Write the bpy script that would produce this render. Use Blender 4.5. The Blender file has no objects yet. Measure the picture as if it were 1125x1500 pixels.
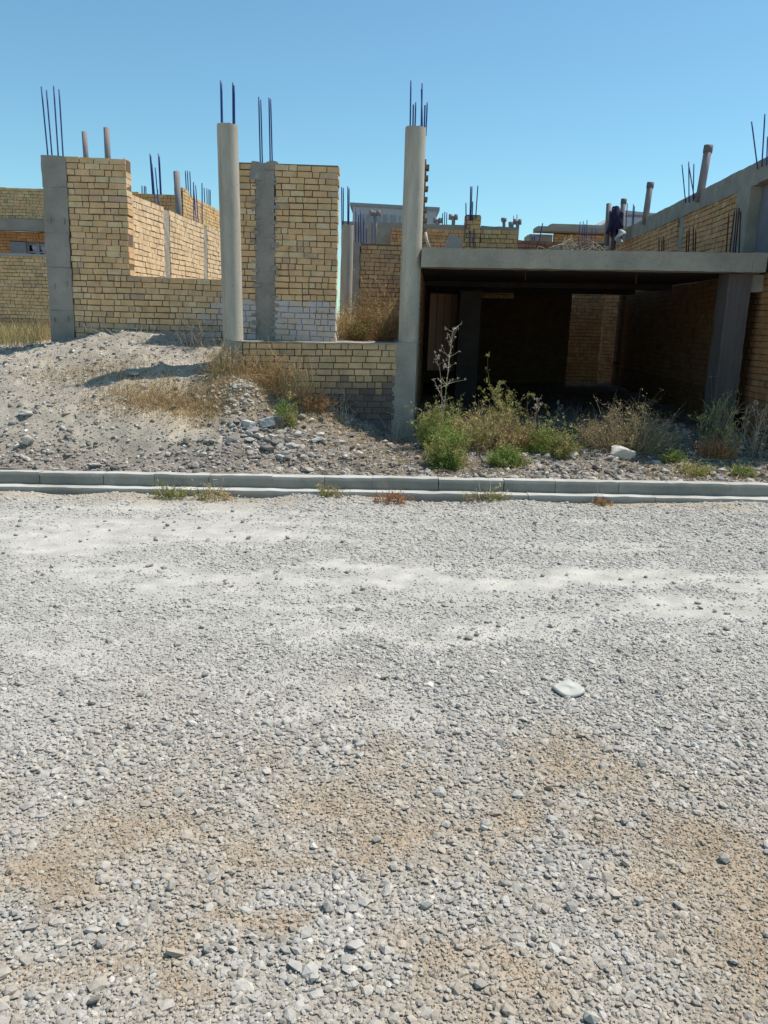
import bpy, math, random
import numpy as np
from mathutils import Vector, Matrix
random.seed(7); rng = np.random.RandomState(11)
scene = bpy.context.scene
COL = scene.collection
# ------------------------------------------------------------------ camera
FPX, PITCH, ROLL, EYE = 1200.0, math.radians(13), .034, 1.6
CP = np.array([0, 0, EYE])
cF = np.array([0, math.cos(PITCH), -math.sin(PITCH)]); cU0 = np.array([0, math.sin(PITCH), math.cos(PITCH)]); cX = np.array([1., 0, 0])
cR = math.cos(ROLL)*cX + math.sin(ROLL)*cU0; cU = -math.sin(ROLL)*cX + math.cos(ROLL)*cU0
def ray(x, y): return cF + (x-562.5)/FPX*cR + (750-y)/FPX*cU
def atY(x, y, Y): d = ray(x, y); return CP + d*(Y-CP[1])/d[1]
def atZ(x, y, z): d = ray(x, y); return CP + d*(z-CP[2])/d[2]
cam_d = bpy.data.cameras.new('camera'); cam = bpy.data.objects.new('camera', cam_d); COL.objects.link(cam)
cam_d.sensor_fit = 'VERTICAL'; cam_d.sensor_height = 36; cam_d.sensor_width = 27; cam_d.lens = 36*FPX/1500
cam_d.clip_end = 3000; cam_d.clip_start = .05
m = Matrix.Identity(4)
for i in range(3): m[i][0] = cR[i]; m[i][1] = cU[i]; m[i][2] = -cF[i]; m[i][3] = CP[i]
cam.matrix_world = m; scene.camera = cam

# ------------------------------------------------------------------ noise
_T = np.random.RandomState(3).rand(256, 256)
def vn(x, y, s=0):
    x = np.asarray(x, float)+s*17.13; y = np.asarray(y, float)+s*5.71
    xi = np.floor(x).astype(int); yi = np.floor(y).astype(int); fx = x-xi; fy = y-yi
    fx = fx*fx*(3-2*fx); fy = fy*fy*(3-2*fy)
    g = lambda a, b: _T[a & 255, b & 255]
    return (g(xi, yi)*(1-fx)+g(xi+1, yi)*fx)*(1-fy)+(g(xi, yi+1)*(1-fx)+g(xi+1, yi+1)*fx)*fy
def fbm(x, y, o=4, s=0):
    t = 0; a = .5; n = 0
    for i in range(o): t = t+a*vn(x*2**i, y*2**i, s+i*3); n += a; a *= .5
    return t/n
sstep = lambda a, b, x: (lambda t: t*t*(3-2*t))(np.clip((np.asarray(x, float)-a)/(b-a), 0, 1))
def tz(x): return .017*np.clip(x, -10, 10)

# ------------------------------------------------------------------ materials
def node_mat(name, base=None, rough=.92, var=.18, scale=6, bump=.3, bscale=40, streak=False, spec=.2, fine=.0, pits=False, translucent=0, wash=False):
    mt = bpy.data.materials.new(name); mt.use_nodes = True; nt = mt.node_tree; N = nt.nodes; L = nt.links
    b = N['Principled BSDF']; b.inputs['Roughness'].default_value = rough
    b.inputs['Specular IOR Level'].default_value = spec
    if base is None:
        a = N.new('ShaderNodeAttribute'); a.attribute_name = 'Col'; src = a.outputs['Color']
    else:
        a = N.new('ShaderNodeRGB'); a.outputs[0].default_value = (*base, 1); src = a.outputs[0]
    tc = N.new('ShaderNodeTexCoord'); mp = N.new('ShaderNodeMapping'); L.new(tc.outputs['Object'], mp.inputs[0])
    if streak: mp.inputs['Scale'].default_value = (1, 1, .18)
    n1 = N.new('ShaderNodeTexNoise'); n1.inputs['Scale'].default_value = scale; n1.inputs['Detail'].default_value = 8; n1.inputs['Roughness'].default_value = .65
    L.new(mp.outputs[0], n1.inputs['Vector'])
    mr = N.new('ShaderNodeMapRange'); mr.inputs['From Min'].default_value = .3; mr.inputs['From Max'].default_value = .7
    mr.inputs['To Min'].default_value = 1-var; mr.inputs['To Max'].default_value = 1+var; L.new(n1.outputs['Fac'], mr.inputs['Value'])
    mx = N.new('ShaderNodeVectorMath'); mx.operation = 'SCALE'; L.new(src, mx.inputs[0]); L.new(mr.outputs[0], mx.inputs['Scale'])
    out = mx.outputs[0]
    if wash:   # thin whitewash: coverage from the attribute's alpha, broken up by noise that runs over bricks and joints alike
        nw_ = N.new('ShaderNodeTexNoise'); nw_.inputs['Scale'].default_value = 9; nw_.inputs['Detail'].default_value = 6; L.new(tc.outputs['Object'], nw_.inputs['Vector'])
        ad = N.new('ShaderNodeMath'); ad.operation = 'ADD'; L.new(nw_.outputs['Fac'], ad.inputs[0]); L.new(a.outputs['Alpha'], ad.inputs[1])
        rw_ = N.new('ShaderNodeMapRange'); rw_.inputs['From Min'].default_value = 1.0; rw_.inputs['From Max'].default_value = 1.22; rw_.inputs['To Max'].default_value = .82; L.new(ad.outputs[0], rw_.inputs['Value'])
        mw = N.new('ShaderNodeMix'); mw.data_type = 'RGBA'; L.new(rw_.outputs[0], mw.inputs['Factor']); L.new(out, mw.inputs[6]); mw.inputs[7].default_value = (.52, .50, .50, 1); out = mw.outputs[2]
    if fine > 0:
        n3 = N.new('ShaderNodeTexNoise'); n3.inputs['Scale'].default_value = bscale*2.2; n3.inputs['Detail'].default_value = 3; L.new(tc.outputs['Object'], n3.inputs['Vector'])
        m3 = N.new('ShaderNodeMapRange'); m3.inputs['From Min'].default_value = .3; m3.inputs['From Max'].default_value = .7
        m3.inputs['To Min'].default_value = 1-fine; m3.inputs['To Max'].default_value = 1+fine; L.new(n3.outputs['Fac'], m3.inputs['Value'])
        mx2 = N.new('ShaderNodeVectorMath'); mx2.operation = 'SCALE'; L.new(out, mx2.inputs[0]); L.new(m3.outputs[0], mx2.inputs['Scale']); out = mx2.outputs[0]
    hsrc = None
    if pits:
        v = N.new('ShaderNodeTexVoronoi'); v.inputs['Scale'].default_value = 16; L.new(tc.outputs['Object'], v.inputs['Vector'])
        pr = N.new('ShaderNodeMapRange'); pr.inputs['From Min'].default_value = .03; pr.inputs['From Max'].default_value = .14
        pr.inputs['To Min'].default_value = .45; pr.inputs['To Max'].default_value = 1; L.new(v.outputs['Distance'], pr.inputs['Value'])
        mx3 = N.new('ShaderNodeVectorMath'); mx3.operation = 'SCALE'; L.new(out, mx3.inputs[0]); L.new(pr.outputs[0], mx3.inputs['Scale']); out = mx3.outputs[0]
    L.new(out, b.inputs['Base Color'])
    if bump > 0:
        n2 = N.new('ShaderNodeTexNoise'); n2.inputs['Scale'].default_value = bscale; n2.inputs['Detail'].default_value = 5; L.new(tc.outputs['Object'], n2.inputs['Vector'])
        bp = N.new('ShaderNodeBump'); bp.inputs['Strength'].default_value = bump; bp.inputs['Distance'].default_value = .01
        L.new(n2.outputs['Fac'], bp.inputs['Height']); L.new(bp.outputs[0], b.inputs['Normal'])
    if translucent > 0:
        tr = N.new('ShaderNodeBsdfTranslucent'); L.new(out, tr.inputs['Color'])
        ms = N.new('ShaderNodeMixShader'); ms.inputs[0].default_value = translucent
        L.new(b.outputs[0], ms.inputs[1]); L.new(tr.outputs[0], ms.inputs[2]); L.new(ms.outputs[0], N['Material Output'].inputs['Surface'])
    return mt
M = dict(
    brick=node_mat('brick', None, var=.20, scale=7, bump=.5, bscale=60, fine=.14, wash=True),
    concrete=node_mat('concrete', (.32, .29, .24), var=.22, scale=3.2, bump=.25, bscale=45, fine=.08, pits=True),
    column=node_mat('column_concrete', (.42, .375, .305), var=.28, scale=5, bump=.15, bscale=50, streak=True, fine=.08, pits=True),
    greyconc=node_mat('grey_concrete', (.30, .27, .23), var=.2, scale=2.6, bump=.3, bscale=35, fine=.08),
    shadeconc=node_mat('shaded_concrete', (.13, .112, .108), var=.3, scale=2.5, bump=.3, streak=True, fine=.1),  # corner column: its shade is put into this dark base colour
    beamconc=node_mat('beam_concrete', (.315, .28, .225), var=.25, scale=2.2, bump=.3, bscale=40, fine=.12, pits=True),
    soffit=node_mat('soffit_concrete', (.07, .055, .05), var=.25, scale=3, bump=.2),  # very dark base colour stands in for the unlit garage interior
    kerb=node_mat('kerb_concrete', None, var=.14, scale=7, bump=.3, bscale=60, fine=.1),
    soil=node_mat('soil', None, var=.2, scale=5, bump=.8, bscale=60, fine=.22),
    stone=node_mat('stone', None, var=.12, scale=30, bump=.3, bscale=120, fine=.08),
    plant=node_mat('plant', None, var=.12, scale=20, bump=0, rough=.8, translucent=.25),
    twig=node_mat('twig', None, var=.15, scale=30, bump=0),
    rebar=node_mat('rebar_steel', (.03, .055, .21), rough=.6, var=.3, scale=30, bump=.3, bscale=200, spec=.4),
    rust=node_mat('rusty_rebar', (.07, .03, .022), rough=.85, var=.4, scale=25, bump=.3, bscale=200),
    pipe=node_mat('grey_pipe', (.24, .21, .21), rough=.75, var=.12, scale=6, bump=.08, bscale=30),
    cap=node_mat('dark_pipe_cap', (.16, .14, .14), rough=.7, var=.15, bump=.1),
    paint=node_mat('painted_plaster', None, var=.1, scale=3, bump=.12, bscale=30, fine=.05),
    metal=node_mat('window_metal', (.30, .30, .33), rough=.5, var=.1, bump=0),
    dark=node_mat('dark_glass', (.012, .012, .018), rough=.6, var=.1, bump=0, spec=.1),
    cloth=node_mat('cloth', None, rough=.95, var=.25, scale=12, bump=.4, bscale=30),
    plastic=node_mat('white_plastic', (.45, .435, .39), rough=.65, var=.06, scale=20, bump=.12, bscale=60, spec=.4),
)
# ------------------------------------------------------------------ mesh builder
class MB:
    def __init__(s): s.V = []; s.F = []; s.C = []; s.n = 0; s.S = []
    def add(s, V, F, col=(1, 1, 1), smooth=False):
        V = np.asarray(V, float).reshape(-1, 3)
        if not isinstance(F, list): F = [F]
        for f in F:
            f = np.asarray(f, int); s.F.append(f+s.n); s.S.append(smooth)
        c = np.asarray(col, float)
        if c.ndim == 1: c = np.tile(c, (len(V), 1))
        s.V.append(V); s.C.append(c if c.shape[1] == 4 else np.concatenate([c[:, :3], np.zeros((len(c), 1))], 1)); s.n += len(V); return s
    def box(s, lo, hi, col=(1, 1, 1), jit=0):
        x0, y0, z0 = lo; x1, y1, z1 = hi
        V = np.array([[x0,y0,z0],[x1,y0,z0],[x1,y1,z0],[x0,y1,z0],[x0,y0,z1],[x1,y0,z1],[x1,y1,z1],[x0,y1,z1]], float)
        if jit: V += rng.uniform(-jit, jit, V.shape)
        return s.add(V, BOXF, col)
    def obox(s, o, d, s0, s1, t0, t1, z0, z1, col=(1,1,1), jit=0):
        # oriented box: s along d, t along the normal (d.y,-d.x) towards the viewer's side
        nx, ny = d[1], -d[0]
        P = lambda a, t, z: [o[0]+d[0]*a+nx*t, o[1]+d[1]*a+ny*t, z]
        V = np.array([P(s0,t1,z0),P(s1,t1,z0),P(s1,t0,z0),P(s0,t0,z0),P(s0,t1,z1),P(s1,t1,z1),P(s1,t0,z1),P(s0,t0,z1)], float)
        if jit: V += rng.uniform(-jit, jit, V.shape)
        return s.add(V, BOXF, col)
    def tube(s, pts, r, n=6, col=(1,1,1), cap=True, smooth=True):
        pts = np.asarray(pts, float); k = len(pts); r = np.broadcast_to(np.asarray(r, float), (k,))
        T = np.gradient(pts, axis=0); T /= np.linalg.norm(T, axis=1)[:, None]+1e-12
        ref = np.array([0, 1., 0]) if abs(T[0][1]) < .8 else np.array([1., 0, 0])
        A = np.cross(T, ref); A /= np.linalg.norm(A, axis=1)[:, None]; B = np.cross(T, A)
        th = np.arange(n)*2*math.pi/n
        V = (pts[:, None]+r[:, None, None]*(np.cos(th)[None, :, None]*A[:, None]+np.sin(th)[None, :, None]*B[:, None])).reshape(-1, 3)
        i = np.arange(k-1)[:, None]*n; j = np.arange(n)[None]; j2 = (j+1) % n
        Q = np.stack([i+j, i+j2, i+n+j2, i+n+j], -1).reshape(-1, 4)
        F = [Q[:, ::-1]]
        if cap: F += [np.arange(n)[None], (np.arange(n)+(k-1)*n)[None, ::-1]]
        return s.add(V, F, col, smooth)
    def build(s, name, mat, parent=None, loc=None):
        V = np.concatenate(s.V); C = np.concatenate(s.C)
        if parent is not None:
            off = np.zeros(3); q_ = parent
            while q_ is not None: off += np.array(q_.location); q_ = q_.parent
        else:
            off = np.array([V[:, 0].mean(), V[:, 1].mean(), V[:, 2].min()]) if loc is None else np.array(loc, float)
        V = V-off
        me = bpy.data.meshes.new(name)
        me.vertices.add(len(V)); me.vertices.foreach_set('co', V.astype(np.float32).ravel())
        tot = [len(f)*f.shape[1] for f in s.F]; nl = sum(tot); npoly = sum(len(f) for f in s.F)
        me.loops.add(nl); me.loops.foreach_set('vertex_index', np.concatenate([f.ravel() for f in s.F]).astype(np.int32))
        ls = np.concatenate([np.full(len(f), f.shape[1]) for f in s.F]).astype(np.int32)
        me.polygons.add(npoly); st = np.concatenate([[0], np.cumsum(ls)[:-1]]).astype(np.int32)
        me.polygons.foreach_set('loop_start', st)
        sm = np.concatenate([np.full(len(f), b) for f, b in zip(s.F, s.S)])
        me.polygons.foreach_set('use_smooth', sm)
        me.update(calc_edges=True); me.validate()
        at = me.color_attributes.new('Col', 'FLOAT_COLOR', 'POINT')
        at.data.foreach_set('color', C.astype(np.float32).ravel())
        me.materials.append(mat if not isinstance(mat, str) else M[mat])
        ob = bpy.data.objects.new(name, me); COL.objects.link(ob)
        if parent is not None: ob.parent = parent
        else: ob.location = off
        return ob
BOXF = np.array([[0,3,2,1],[4,5,6,7],[0,1,5,4],[1,2,6,5],[2,3,7,6],[3,0,4,7]])
def tag(o, label, cat, group=None, kind=None):
    o['label'] = label; o['category'] = cat
    if group: o['group'] = group
    if kind: o['kind'] = kind
    return o
def thing(name, loc, label, cat, group=None):
    o = bpy.data.objects.new(name, None); COL.objects.link(o); o.location = loc; o.empty_display_size = .2
    return tag(o, label, cat, group)
def structure(o): o['kind'] = 'structure'; return o
def stuff(o, label, cat): return tag(o, label, cat, kind='stuff')

# ------------------------------------------------------------------ bricks
BY = np.array([.66, .43, .23])
def brick_col(z=0, warm=0.):
    c = BY*random.uniform(.91, 1.07)
    t = random.random()
    if t < .06: c = np.array([.52, .36, .23])*random.uniform(.85, 1.1)
    elif t < .18: c = np.array([.66, .49, .29])*random.uniform(.95, 1.05)
    elif t < .20: c = c*.84
    return c*np.array([1+random.uniform(-.03, .03), 1, 1+random.uniform(-.05, .05)])
MORT = np.array([.16, .12, .08])
def brick_wall(mb, o, d, rects, zb, th=.2, c=.07, colfn=None, bl=.17, mort=MORT, joint=.0098, tilt=0., proud=.014, seed=0, wash_mortar=False):
    o = np.array(o, float); d = np.array(d, float); d /= np.linalg.norm(d)
    for (s0, s1, z0, z1) in rects:
        tt = tilt
        b0 = mb.n
        if wash_mortar:
            for zz in np.arange(z0, z1-.01, c):
                for ss in np.arange(s0+.004, s1-.01, .12):
                    al = colfn(ss+.06, zz+c/2)[3]; mb.obox(o, d, ss, min(ss+.12, s1-.004), -th+proud, -proud, zz, min(zz+c, z1-.006), np.append(mort, al-.08))
        else: mb.obox(o, d, s0+.004, s1-.004, -th+proud, -proud, z0, z1-.006, mort)
        k0 = int(round((z0-zb)/c)); k1 = int(round((z1-zb)/c))
        for k in range(k0, k1):
            za = zb+k*c+joint/2; zt = zb+(k+1)*c-joint/2
            s = s0-(random.random()*.1 if s0 == rects[0][0] else 0); first = True
            while s < s1-.01:
                l = bl if random.random() < .62 else bl/2
                l += random.uniform(-.012, .012)
                a = max(s, s0); e = min(s+l, s1)
                if s1-e < .05: e = s1
                if e-a > .02:
                    w = .006*math.sin((a*1.3+k*.21+seed)*2.1)
                    p = random.uniform(-.004, .005)
                    ends = random.uniform(-.008, .010) if (e == s1) else 0
                    st = random.uniform(-.010, .008) if (a == s0) else 0
                    col = colfn((a+e)/2, (za+zt)/2) if colfn else brick_col()
                    mb.obox(o, d, a+joint/2-st if a == s0 else a+joint/2, e+ends-(0 if e == s1 else joint/2), -th+random.uniform(-.004, .004), p, za+w+random.uniform(-.0025,.0025), zt+w+random.uniform(-.0025,.0025), col, .0022)
                s = e+.0001
        if tt:
            for i in range(len(mb.V)):
                pass
    return mb
def shear(mb, k, x0=0):
    for V in mb.V: V[:, 2] += k*(V[:, 0]-x0)
    return mb
def rebar(parent, p0, p1, r=.008, mat='rebar', bend=0.0):
    p0 = np.array(p0, float); p1 = np.array(p1, float); t = np.linspace(0, 1, 6)[:, None]
    P = p0*(1-t)+p1*t; L = np.linalg.norm(p1-p0)
    P[:, 0] += bend*L*(t[:, 0]**2-t[:, 0]); 
    return MB().tube(P, r, 6, (1,1,1)).build('rebar', mat, parent)
# rough cast concrete column/beam as a subdivided box with uneven faces
def rough_box(mb, o, d, s0, s1, t0, t1, z0, z1, amp=.006, step=.08, col=(1,1,1), seed=0):
    nx, ny = d[1], -d[0]
    def grid(f, la, lb, flip):
        na = max(1, int(la/step)); nb = max(1, int(lb/step))
        a, b = np.meshgrid(np.linspace(0, 1, na+1), np.linspace(0, 1, nb+1), indexing='ij')
        S, T, Z = f(a, b)
        nz = lambda i: (vn(S*9+Z*7, T*9+Z*5+i*3.3, seed+i)-.5)*2*amp
        S = S+nz(1); T = T+nz(2); Z = Z+nz(3)*.7
        V = np.stack([o[0]+d[0]*S+nx*T, o[1]+d[1]*S+ny*T, Z], -1).reshape(-1, 3)
        i = np.arange(na)[:, None]*(nb+1)+np.arange(nb)[None]
        Q = np.stack([i, i+nb+1, i+nb+2, i+1], -1).reshape(-1, 4)
        mb.add(V, Q[:, ::-1] if flip else Q, col)
    ds, dt, dz = s1-s0, t1-t0, z1-z0; o1 = np.ones
    grid(lambda a, b: (s0+a*ds, t1+0*a, z0+b*dz), ds, dz, False)
    grid(lambda a, b: (s0+a*ds, t0+0*a, z0+b*dz), ds, dz, True)
    grid(lambda a, b: (s0+0*a, t0+a*dt, z0+b*dz), dt, dz, False)
    grid(lambda a, b: (s1+0*a, t0+a*dt, z0+b*dz), dt, dz, True)
    grid(lambda a, b: (s0+a*ds, t1-b*dt, z1+0*a), ds, dt, False)
    grid(lambda a, b: (s0+a*ds, t1-b*dt, z0+0*a), ds, dt, True)
    return mb

# ------------------------------------------------------------------ stones
_g = (1+5**.5)/2
ICO = np.array([[-1,_g,0],[1,_g,0],[-1,-_g,0],[1,-_g,0],[0,-1,_g],[0,1,_g],[0,-1,-_g],[0,1,-_g],[_g,0,-1],[_g,0,1],[-_g,0,-1],[-_g,0,1]])/math.hypot(1,_g)
ICOF = np.array([[0,11,5],[0,5,1],[0,1,7],[0,7,10],[0,10,11],[1,5,9],[5,11,4],[11,10,2],[10,7,6],[7,1,8],[3,9,4],[3,4,2],[3,2,6],[3,6,8],[3,8,9],[4,9,5],[2,4,11],[6,2,10],[8,6,7],[9,8,1]])
def stones(mb, P, size, cols, flat=(.4, .75), rough=.2, sink=.35, smooth=False):
    n = len(P)
    V = ICO[None]*(1+rng.uniform(-rough, rough, (n, 12, 1)))+rng.uniform(-rough*.5, rough*.5, (n, 12, 3))
    sc = np.stack([rng.uniform(.75, 1.3, n), rng.uniform(.65, 1.05, n), rng.uniform(*flat, n)], 1)
    V = V*sc[:, None]*(size[:, None, None]*.5)
    tx = rng.normal(0, .28, n); ty = rng.normal(0, .28, n); az = rng.uniform(0, 6.283, n)
    x, y, z = V[..., 0], V[..., 1], V[..., 2]
    c, s = np.cos(tx)[:, None], np.sin(tx)[:, None]; y, z = y*c-z*s, y*s+z*c
    c, s = np.cos(ty)[:, None], np.sin(ty)[:, None]; x, z = x*c-z*s, x*s+z*c
    c, s = np.cos(az)[:, None], np.sin(az)[:, None]; x, y = x*c-y*s, x*s+y*c
    V = np.stack([x, y, z], -1)
    V[..., 2] += (size*sc[:, 2]*.5*(1-2*sink))[:, None]
    V = V+P[:, None]
    F = (ICOF[None]+(np.arange(n)*12)[:, None, None]).reshape(-1, 3)
    mb.add(V.reshape(-1, 3), F, np.repeat(cols, 12, 0), smooth)
    return mb
def grid_mesh(xs, ys, hfun, cfun, name, mat):
    X, Y = np.meshgrid(xs, ys, indexing='ij'); Z = hfun(X, Y); nx, ny = X.shape
    i = np.arange(nx-1)[:, None]*ny+np.arange(ny-1)[None]
    Q = np.stack([i, i+ny, i+ny+1, i+1], -1).reshape(-1, 4)
    C = cfun(X, Y, Z).reshape(-1, 3)
    return MB().add(np.stack([X, Y, Z], -1).reshape(-1, 3), Q, C, True).build(name, mat, loc=(0, 0, 0))

# ================================================================== SETTING
# --- far ground sheet
g = MB(); g.add([[-600,-300,-.6],[600,-300,-.6],[600,900,-.6],[-600,900,-.6]], np.array([[0,1,2,3]]), (.30,.25,.19))
structure(g.build('ground', 'soil', loc=(0,0,0)))
# --- gravel road
def blobw(lst):
    out = []
    for (px, py, rx, ry, w) in lst:
        c = atZ(px, py, 0); Y = c[1]; s = np.linalg.norm(c-CP)/FPX
        y0 = atZ(px, min(py+ry, 1800), 0)[1]; y1 = atZ(px, py-ry, 0)[1]
        out.append((c[0], Y, rx*s, max(.04, (y1-y0)/2), w))
    return out
SAND = blobw([(540,1135,130,55,.7),(900,1170,110,70,1),(960,1260,90,60,1),(150,1215,190,50,.9),(520,1225,70,30,.8),(1070,1340,80,60,1),(1110,1420,60,60,.7),
    (310,1395,50,18,1.1),(760,1330,50,70,.7),(660,1215,90,40,.6),(640,1470,60,40,.8),(690,1440,70,40,.5),(130,1400,90,30,.6),(50,1430,60,50,.4),(240,1330,50,60,.5),(600,1320,60,50,.5),
    (330,1220,60,50,.6),(1040,1480,90,50,.7),(400,1480,60,30,.4),(60,1260,90,40,.6),(880,1380,90,50,.35),(800,1240,80,50,.45)])
DUST = blobw([(600,845,500,9,1.1),(950,850,260,9,.7),(250,850,160,10,.9),(430,880,260,9,.6),(640,935,260,12,.9),(120,950,160,25,.7),(560,1040,140,25,1),(900,925,260,12,.6),(1030,905,120,14,.7),
    (200,770,260,22,.7),(60,790,130,20,.6),(330,745,200,10,.7),(850,1022,30,8,1),(700,875,120,10,.5),(330,1000,200,18,.6),(160,905,100,10,.5),(100,1040,150,16,.5),(1000,1010,110,12,.4)])
def field(lst, x, y):
    r = 0
    xx = x+.42*(fbm(x*3, y*3, 4, 5)-.5)*2; yy = y+.38*(fbm(x*3, y*3, 4, 9)-.5)*2
    for (cx, cy, rx, ry, w) in lst: r = r+w*np.exp(-(((xx-cx)/rx)**2+((yy-cy)/ry)**2)*.9)
    return r
def sand_f(x, y): return np.clip(field(SAND, x, y)*np.clip(2.6*fbm(x*4, y*4, 5, 21)-.55, 0, 1.6)+.5*np.clip(fbm(x*1.7, y*1.7, 4, 31)-.55, 0, 1)*sstep(5, 3, y), 0, 1)
def dust_f(x, y): return np.clip(field(DUST, x, y)*(.3+1.4*fbm(x*2.5, y*9, 4, 41))+1.8*np.clip(fbm(x*.8, y*4, 4, 51)-.48, 0, 1)*sstep(2.6, 4.2, y), 0, 1)
def road_h(x, y): return tz(x)+.022*(fbm(x*1.1, y*1.1, 3, 2)-.5)+.012*(fbm(x*5, y*5, 3, 8)-.5)+.05*sstep(7.0, 7.38, y)*np.clip(fbm(x*1.7, y*2, 3, 78)*2-.6, 0, 1)
GREY = np.array([.392, .370, .335]); TAN = np.array([.335, .262, .185]); PALE = np.array([.445, .42, .375])
def road_c(X, Y, Z):
    s = sand_f(X, Y)[..., None]; d = dust_f(X, Y)[..., None]; b = fbm(X*9, Y*9, 3, 61)[..., None]
    c = (GREY*.93*(1-d)+PALE*d)*(1-s)+TAN*s
    nr = (.45*sstep(4.4, 2.4, Y)*np.clip(fbm(X*2.5, Y*2.5, 4, 27)*1.6-.25, 0, 1))[..., None]; c = c*(1-nr)+TAN*1.02*nr
    k = (sstep(6.9, 7.4, Y)*np.clip(fbm(X*2.2, Y*3, 3, 71)*1.8-.3, 0, 1))[..., None]
    c = c*(1-k)+np.array([.34, .27, .19])*k
    return c*(.88+.24*b)
xs = np.concatenate([[-60,-30,-14,-9], np.arange(-5.4, 5.41, .045), [9,14,30,60]])
ys = np.concatenate([[-12,-6,-2,0], np.arange(.9, 7.41, .035), [7.44]])
structure(grid_mesh(xs, ys, road_h, road_c, 'road', 'soil'))
def scatter_road():
    out = MB()
    # jittered cells: the loose crushed stone that covers the road
    for (y0, y1, sp, hw0, hw1) in [(1.0, 2.6, .0122, 1.9, 2.0), (2.6, 4.2, .0130, 2.0, 2.7), (4.2, 5.8, .0148, 2.7, 3.5), (5.8, 7.42, .0175, 3.5, 4.2),
                                (1.0, 2.6, .021, 1.9, 2.0), (2.6, 4.2, .022, 2.0, 2.7), (4.2, 5.8, .024, 2.7, 3.5), (5.8, 7.42, .026, 3.5, 4.2)]:
        outer = sp > .02; lim0, lim1 = hw0, hw1
        if outer: hw0 += 2.2; hw1 += 2.2
        nx = int(2*hw1/sp); ny = int((y1-y0)/sp)
        X, Y = np.meshgrid((np.arange(nx)+.5)*sp-hw1, y0+(np.arange(ny)+.5)*sp, indexing='ij')
        X = (X+rng.uniform(-.6, .6, X.shape)*sp).ravel(); Y = (Y+rng.uniform(-.6, .6, Y.shape)*sp).ravel()
        s = sand_f(X, Y); d = dust_f(X, Y)
        keep = (rng.rand(len(X)) < (.95-.68*np.clip(d*1.1, 0, 1)-.24*sstep(3.2, 5.0, Y))*(1-.22*s**1.2)) & (np.abs(X) < hw0+(hw1-hw0)*(Y-y0)/(y1-y0)+.1)
        if outer: keep &= np.abs(X) > lim0+(lim1-lim0)*(Y-y0)/(y1-y0)+.08
        X, Y, s, d = X[keep], Y[keep], s[keep], d[keep]
        n = len(X)
        size = sp*np.exp(rng.normal(.10, .44, n))*(1-.35*s)*(1-.30*d)
        big = rng.rand(n) < .03; size[big] *= rng.uniform(1.4, 2.1, big.sum())
        size = np.clip(size, .006, .05)
        t = rng.rand(n, 1)
        c = GREY*np.exp(rng.normal(0, .13, (n, 1)))*np.where(t < .12, np.array([[1.03, .97, .90]]), np.where(t > .94, np.array([[.66, .65, .65]]), np.where(t > .8, np.array([[1.18, 1.17, 1.14]]), np.array([[.99, .99, 1.01]]))))
        df = np.clip(d*.7+.50*sstep(2.9, 4.8, Y), 0, .85)[:, None]; c = c*(1-df)+PALE*.96*df
        s = np.clip(s*1.05+.28*sstep(4.4, 2.4, Y)*np.clip(fbm(X*2.5, Y*2.5, 4, 27)*1.6-.25, 0, 1), 0, 1)
        sm = np.clip(s*1.15, 0, .8)[:, None]*rng.uniform(.5, 1, (n, 1)); c = c*(1-sm)+np.array([.375, .30, .215])*rng.uniform(.8, 1.1, (n, 1))*sm
        P = np.stack([X, Y, road_h(X, Y)+rng.uniform(-.002, .004, n)], 1)
        P[:, 2] -= size*.09*sstep(2.8, 5.0, Y)
        stones(out, P, size, c, flat=(.32, .58), sink=.36)
    n = 150000   # fine grit between the stones
    Y = 1.0+3.4*rng.rand(n)**1.25; X = rng.uniform(-1, 1, n)*(1.75+.30*(Y-1)); sg = sand_f(X, Y)
    kp = rng.rand(n) < .45+.55*np.clip(sg*1.5, 0, 1); X, Y, sg = X[kp], Y[kp], sg[kp]; n = len(X)
    sz = np.clip(.0075*np.exp(rng.normal(0, .35, n)), .004, .014); OCT = np.array([[1,0,0],[-1,0,0],[0,1,0],[0,-1,0],[0,0,1],[0,0,-1]], float)
    OF = np.array([[0,2,4],[2,1,4],[1,3,4],[3,0,4],[2,0,5],[1,2,5],[3,1,5],[0,3,5]])
    V = OCT[None]*rng.uniform(.6, 1.25, (n, 6, 1))+rng.uniform(-.3, .3, (n, 6, 3)); V[..., 2] *= .7; V *= sz[:, None, None]*.5
    V += np.stack([X, Y, road_h(X, Y)+sz*.12], 1)[:, None]
    sg = np.clip(sg+.35*sstep(4.4, 2.4, Y), 0, 1); c = (GREY*(1-sg[:, None])+np.array([.35, .275, .195])*sg[:, None])*np.exp(rng.normal(-.04, .2, (n, 1)))
    out.add(V.reshape(-1, 3), (OF[None]+(np.arange(n)*6)[:, None, None]).reshape(-1, 3), np.repeat(c, 6, 0))
    n = 420
    Y = 1.2+6*rng.rand(n)**.8; X = rng.uniform(-1, 1, n)*(1.2+.45*Y)
    c = GREY*rng.uniform(.75, 1.15, (n, 1))*np.array([1, .98, .95])
    stones(out, np.stack([X, Y, road_h(X, Y)+.004], 1), rng.uniform(.024, .045, n), c, sink=.25)
    return out
stuff(scatter_road().build('gravel', 'stone', loc=(0, 0, 0)), 'loose pale grey crushed gravel spread over the whole road', 'gravel')
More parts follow.
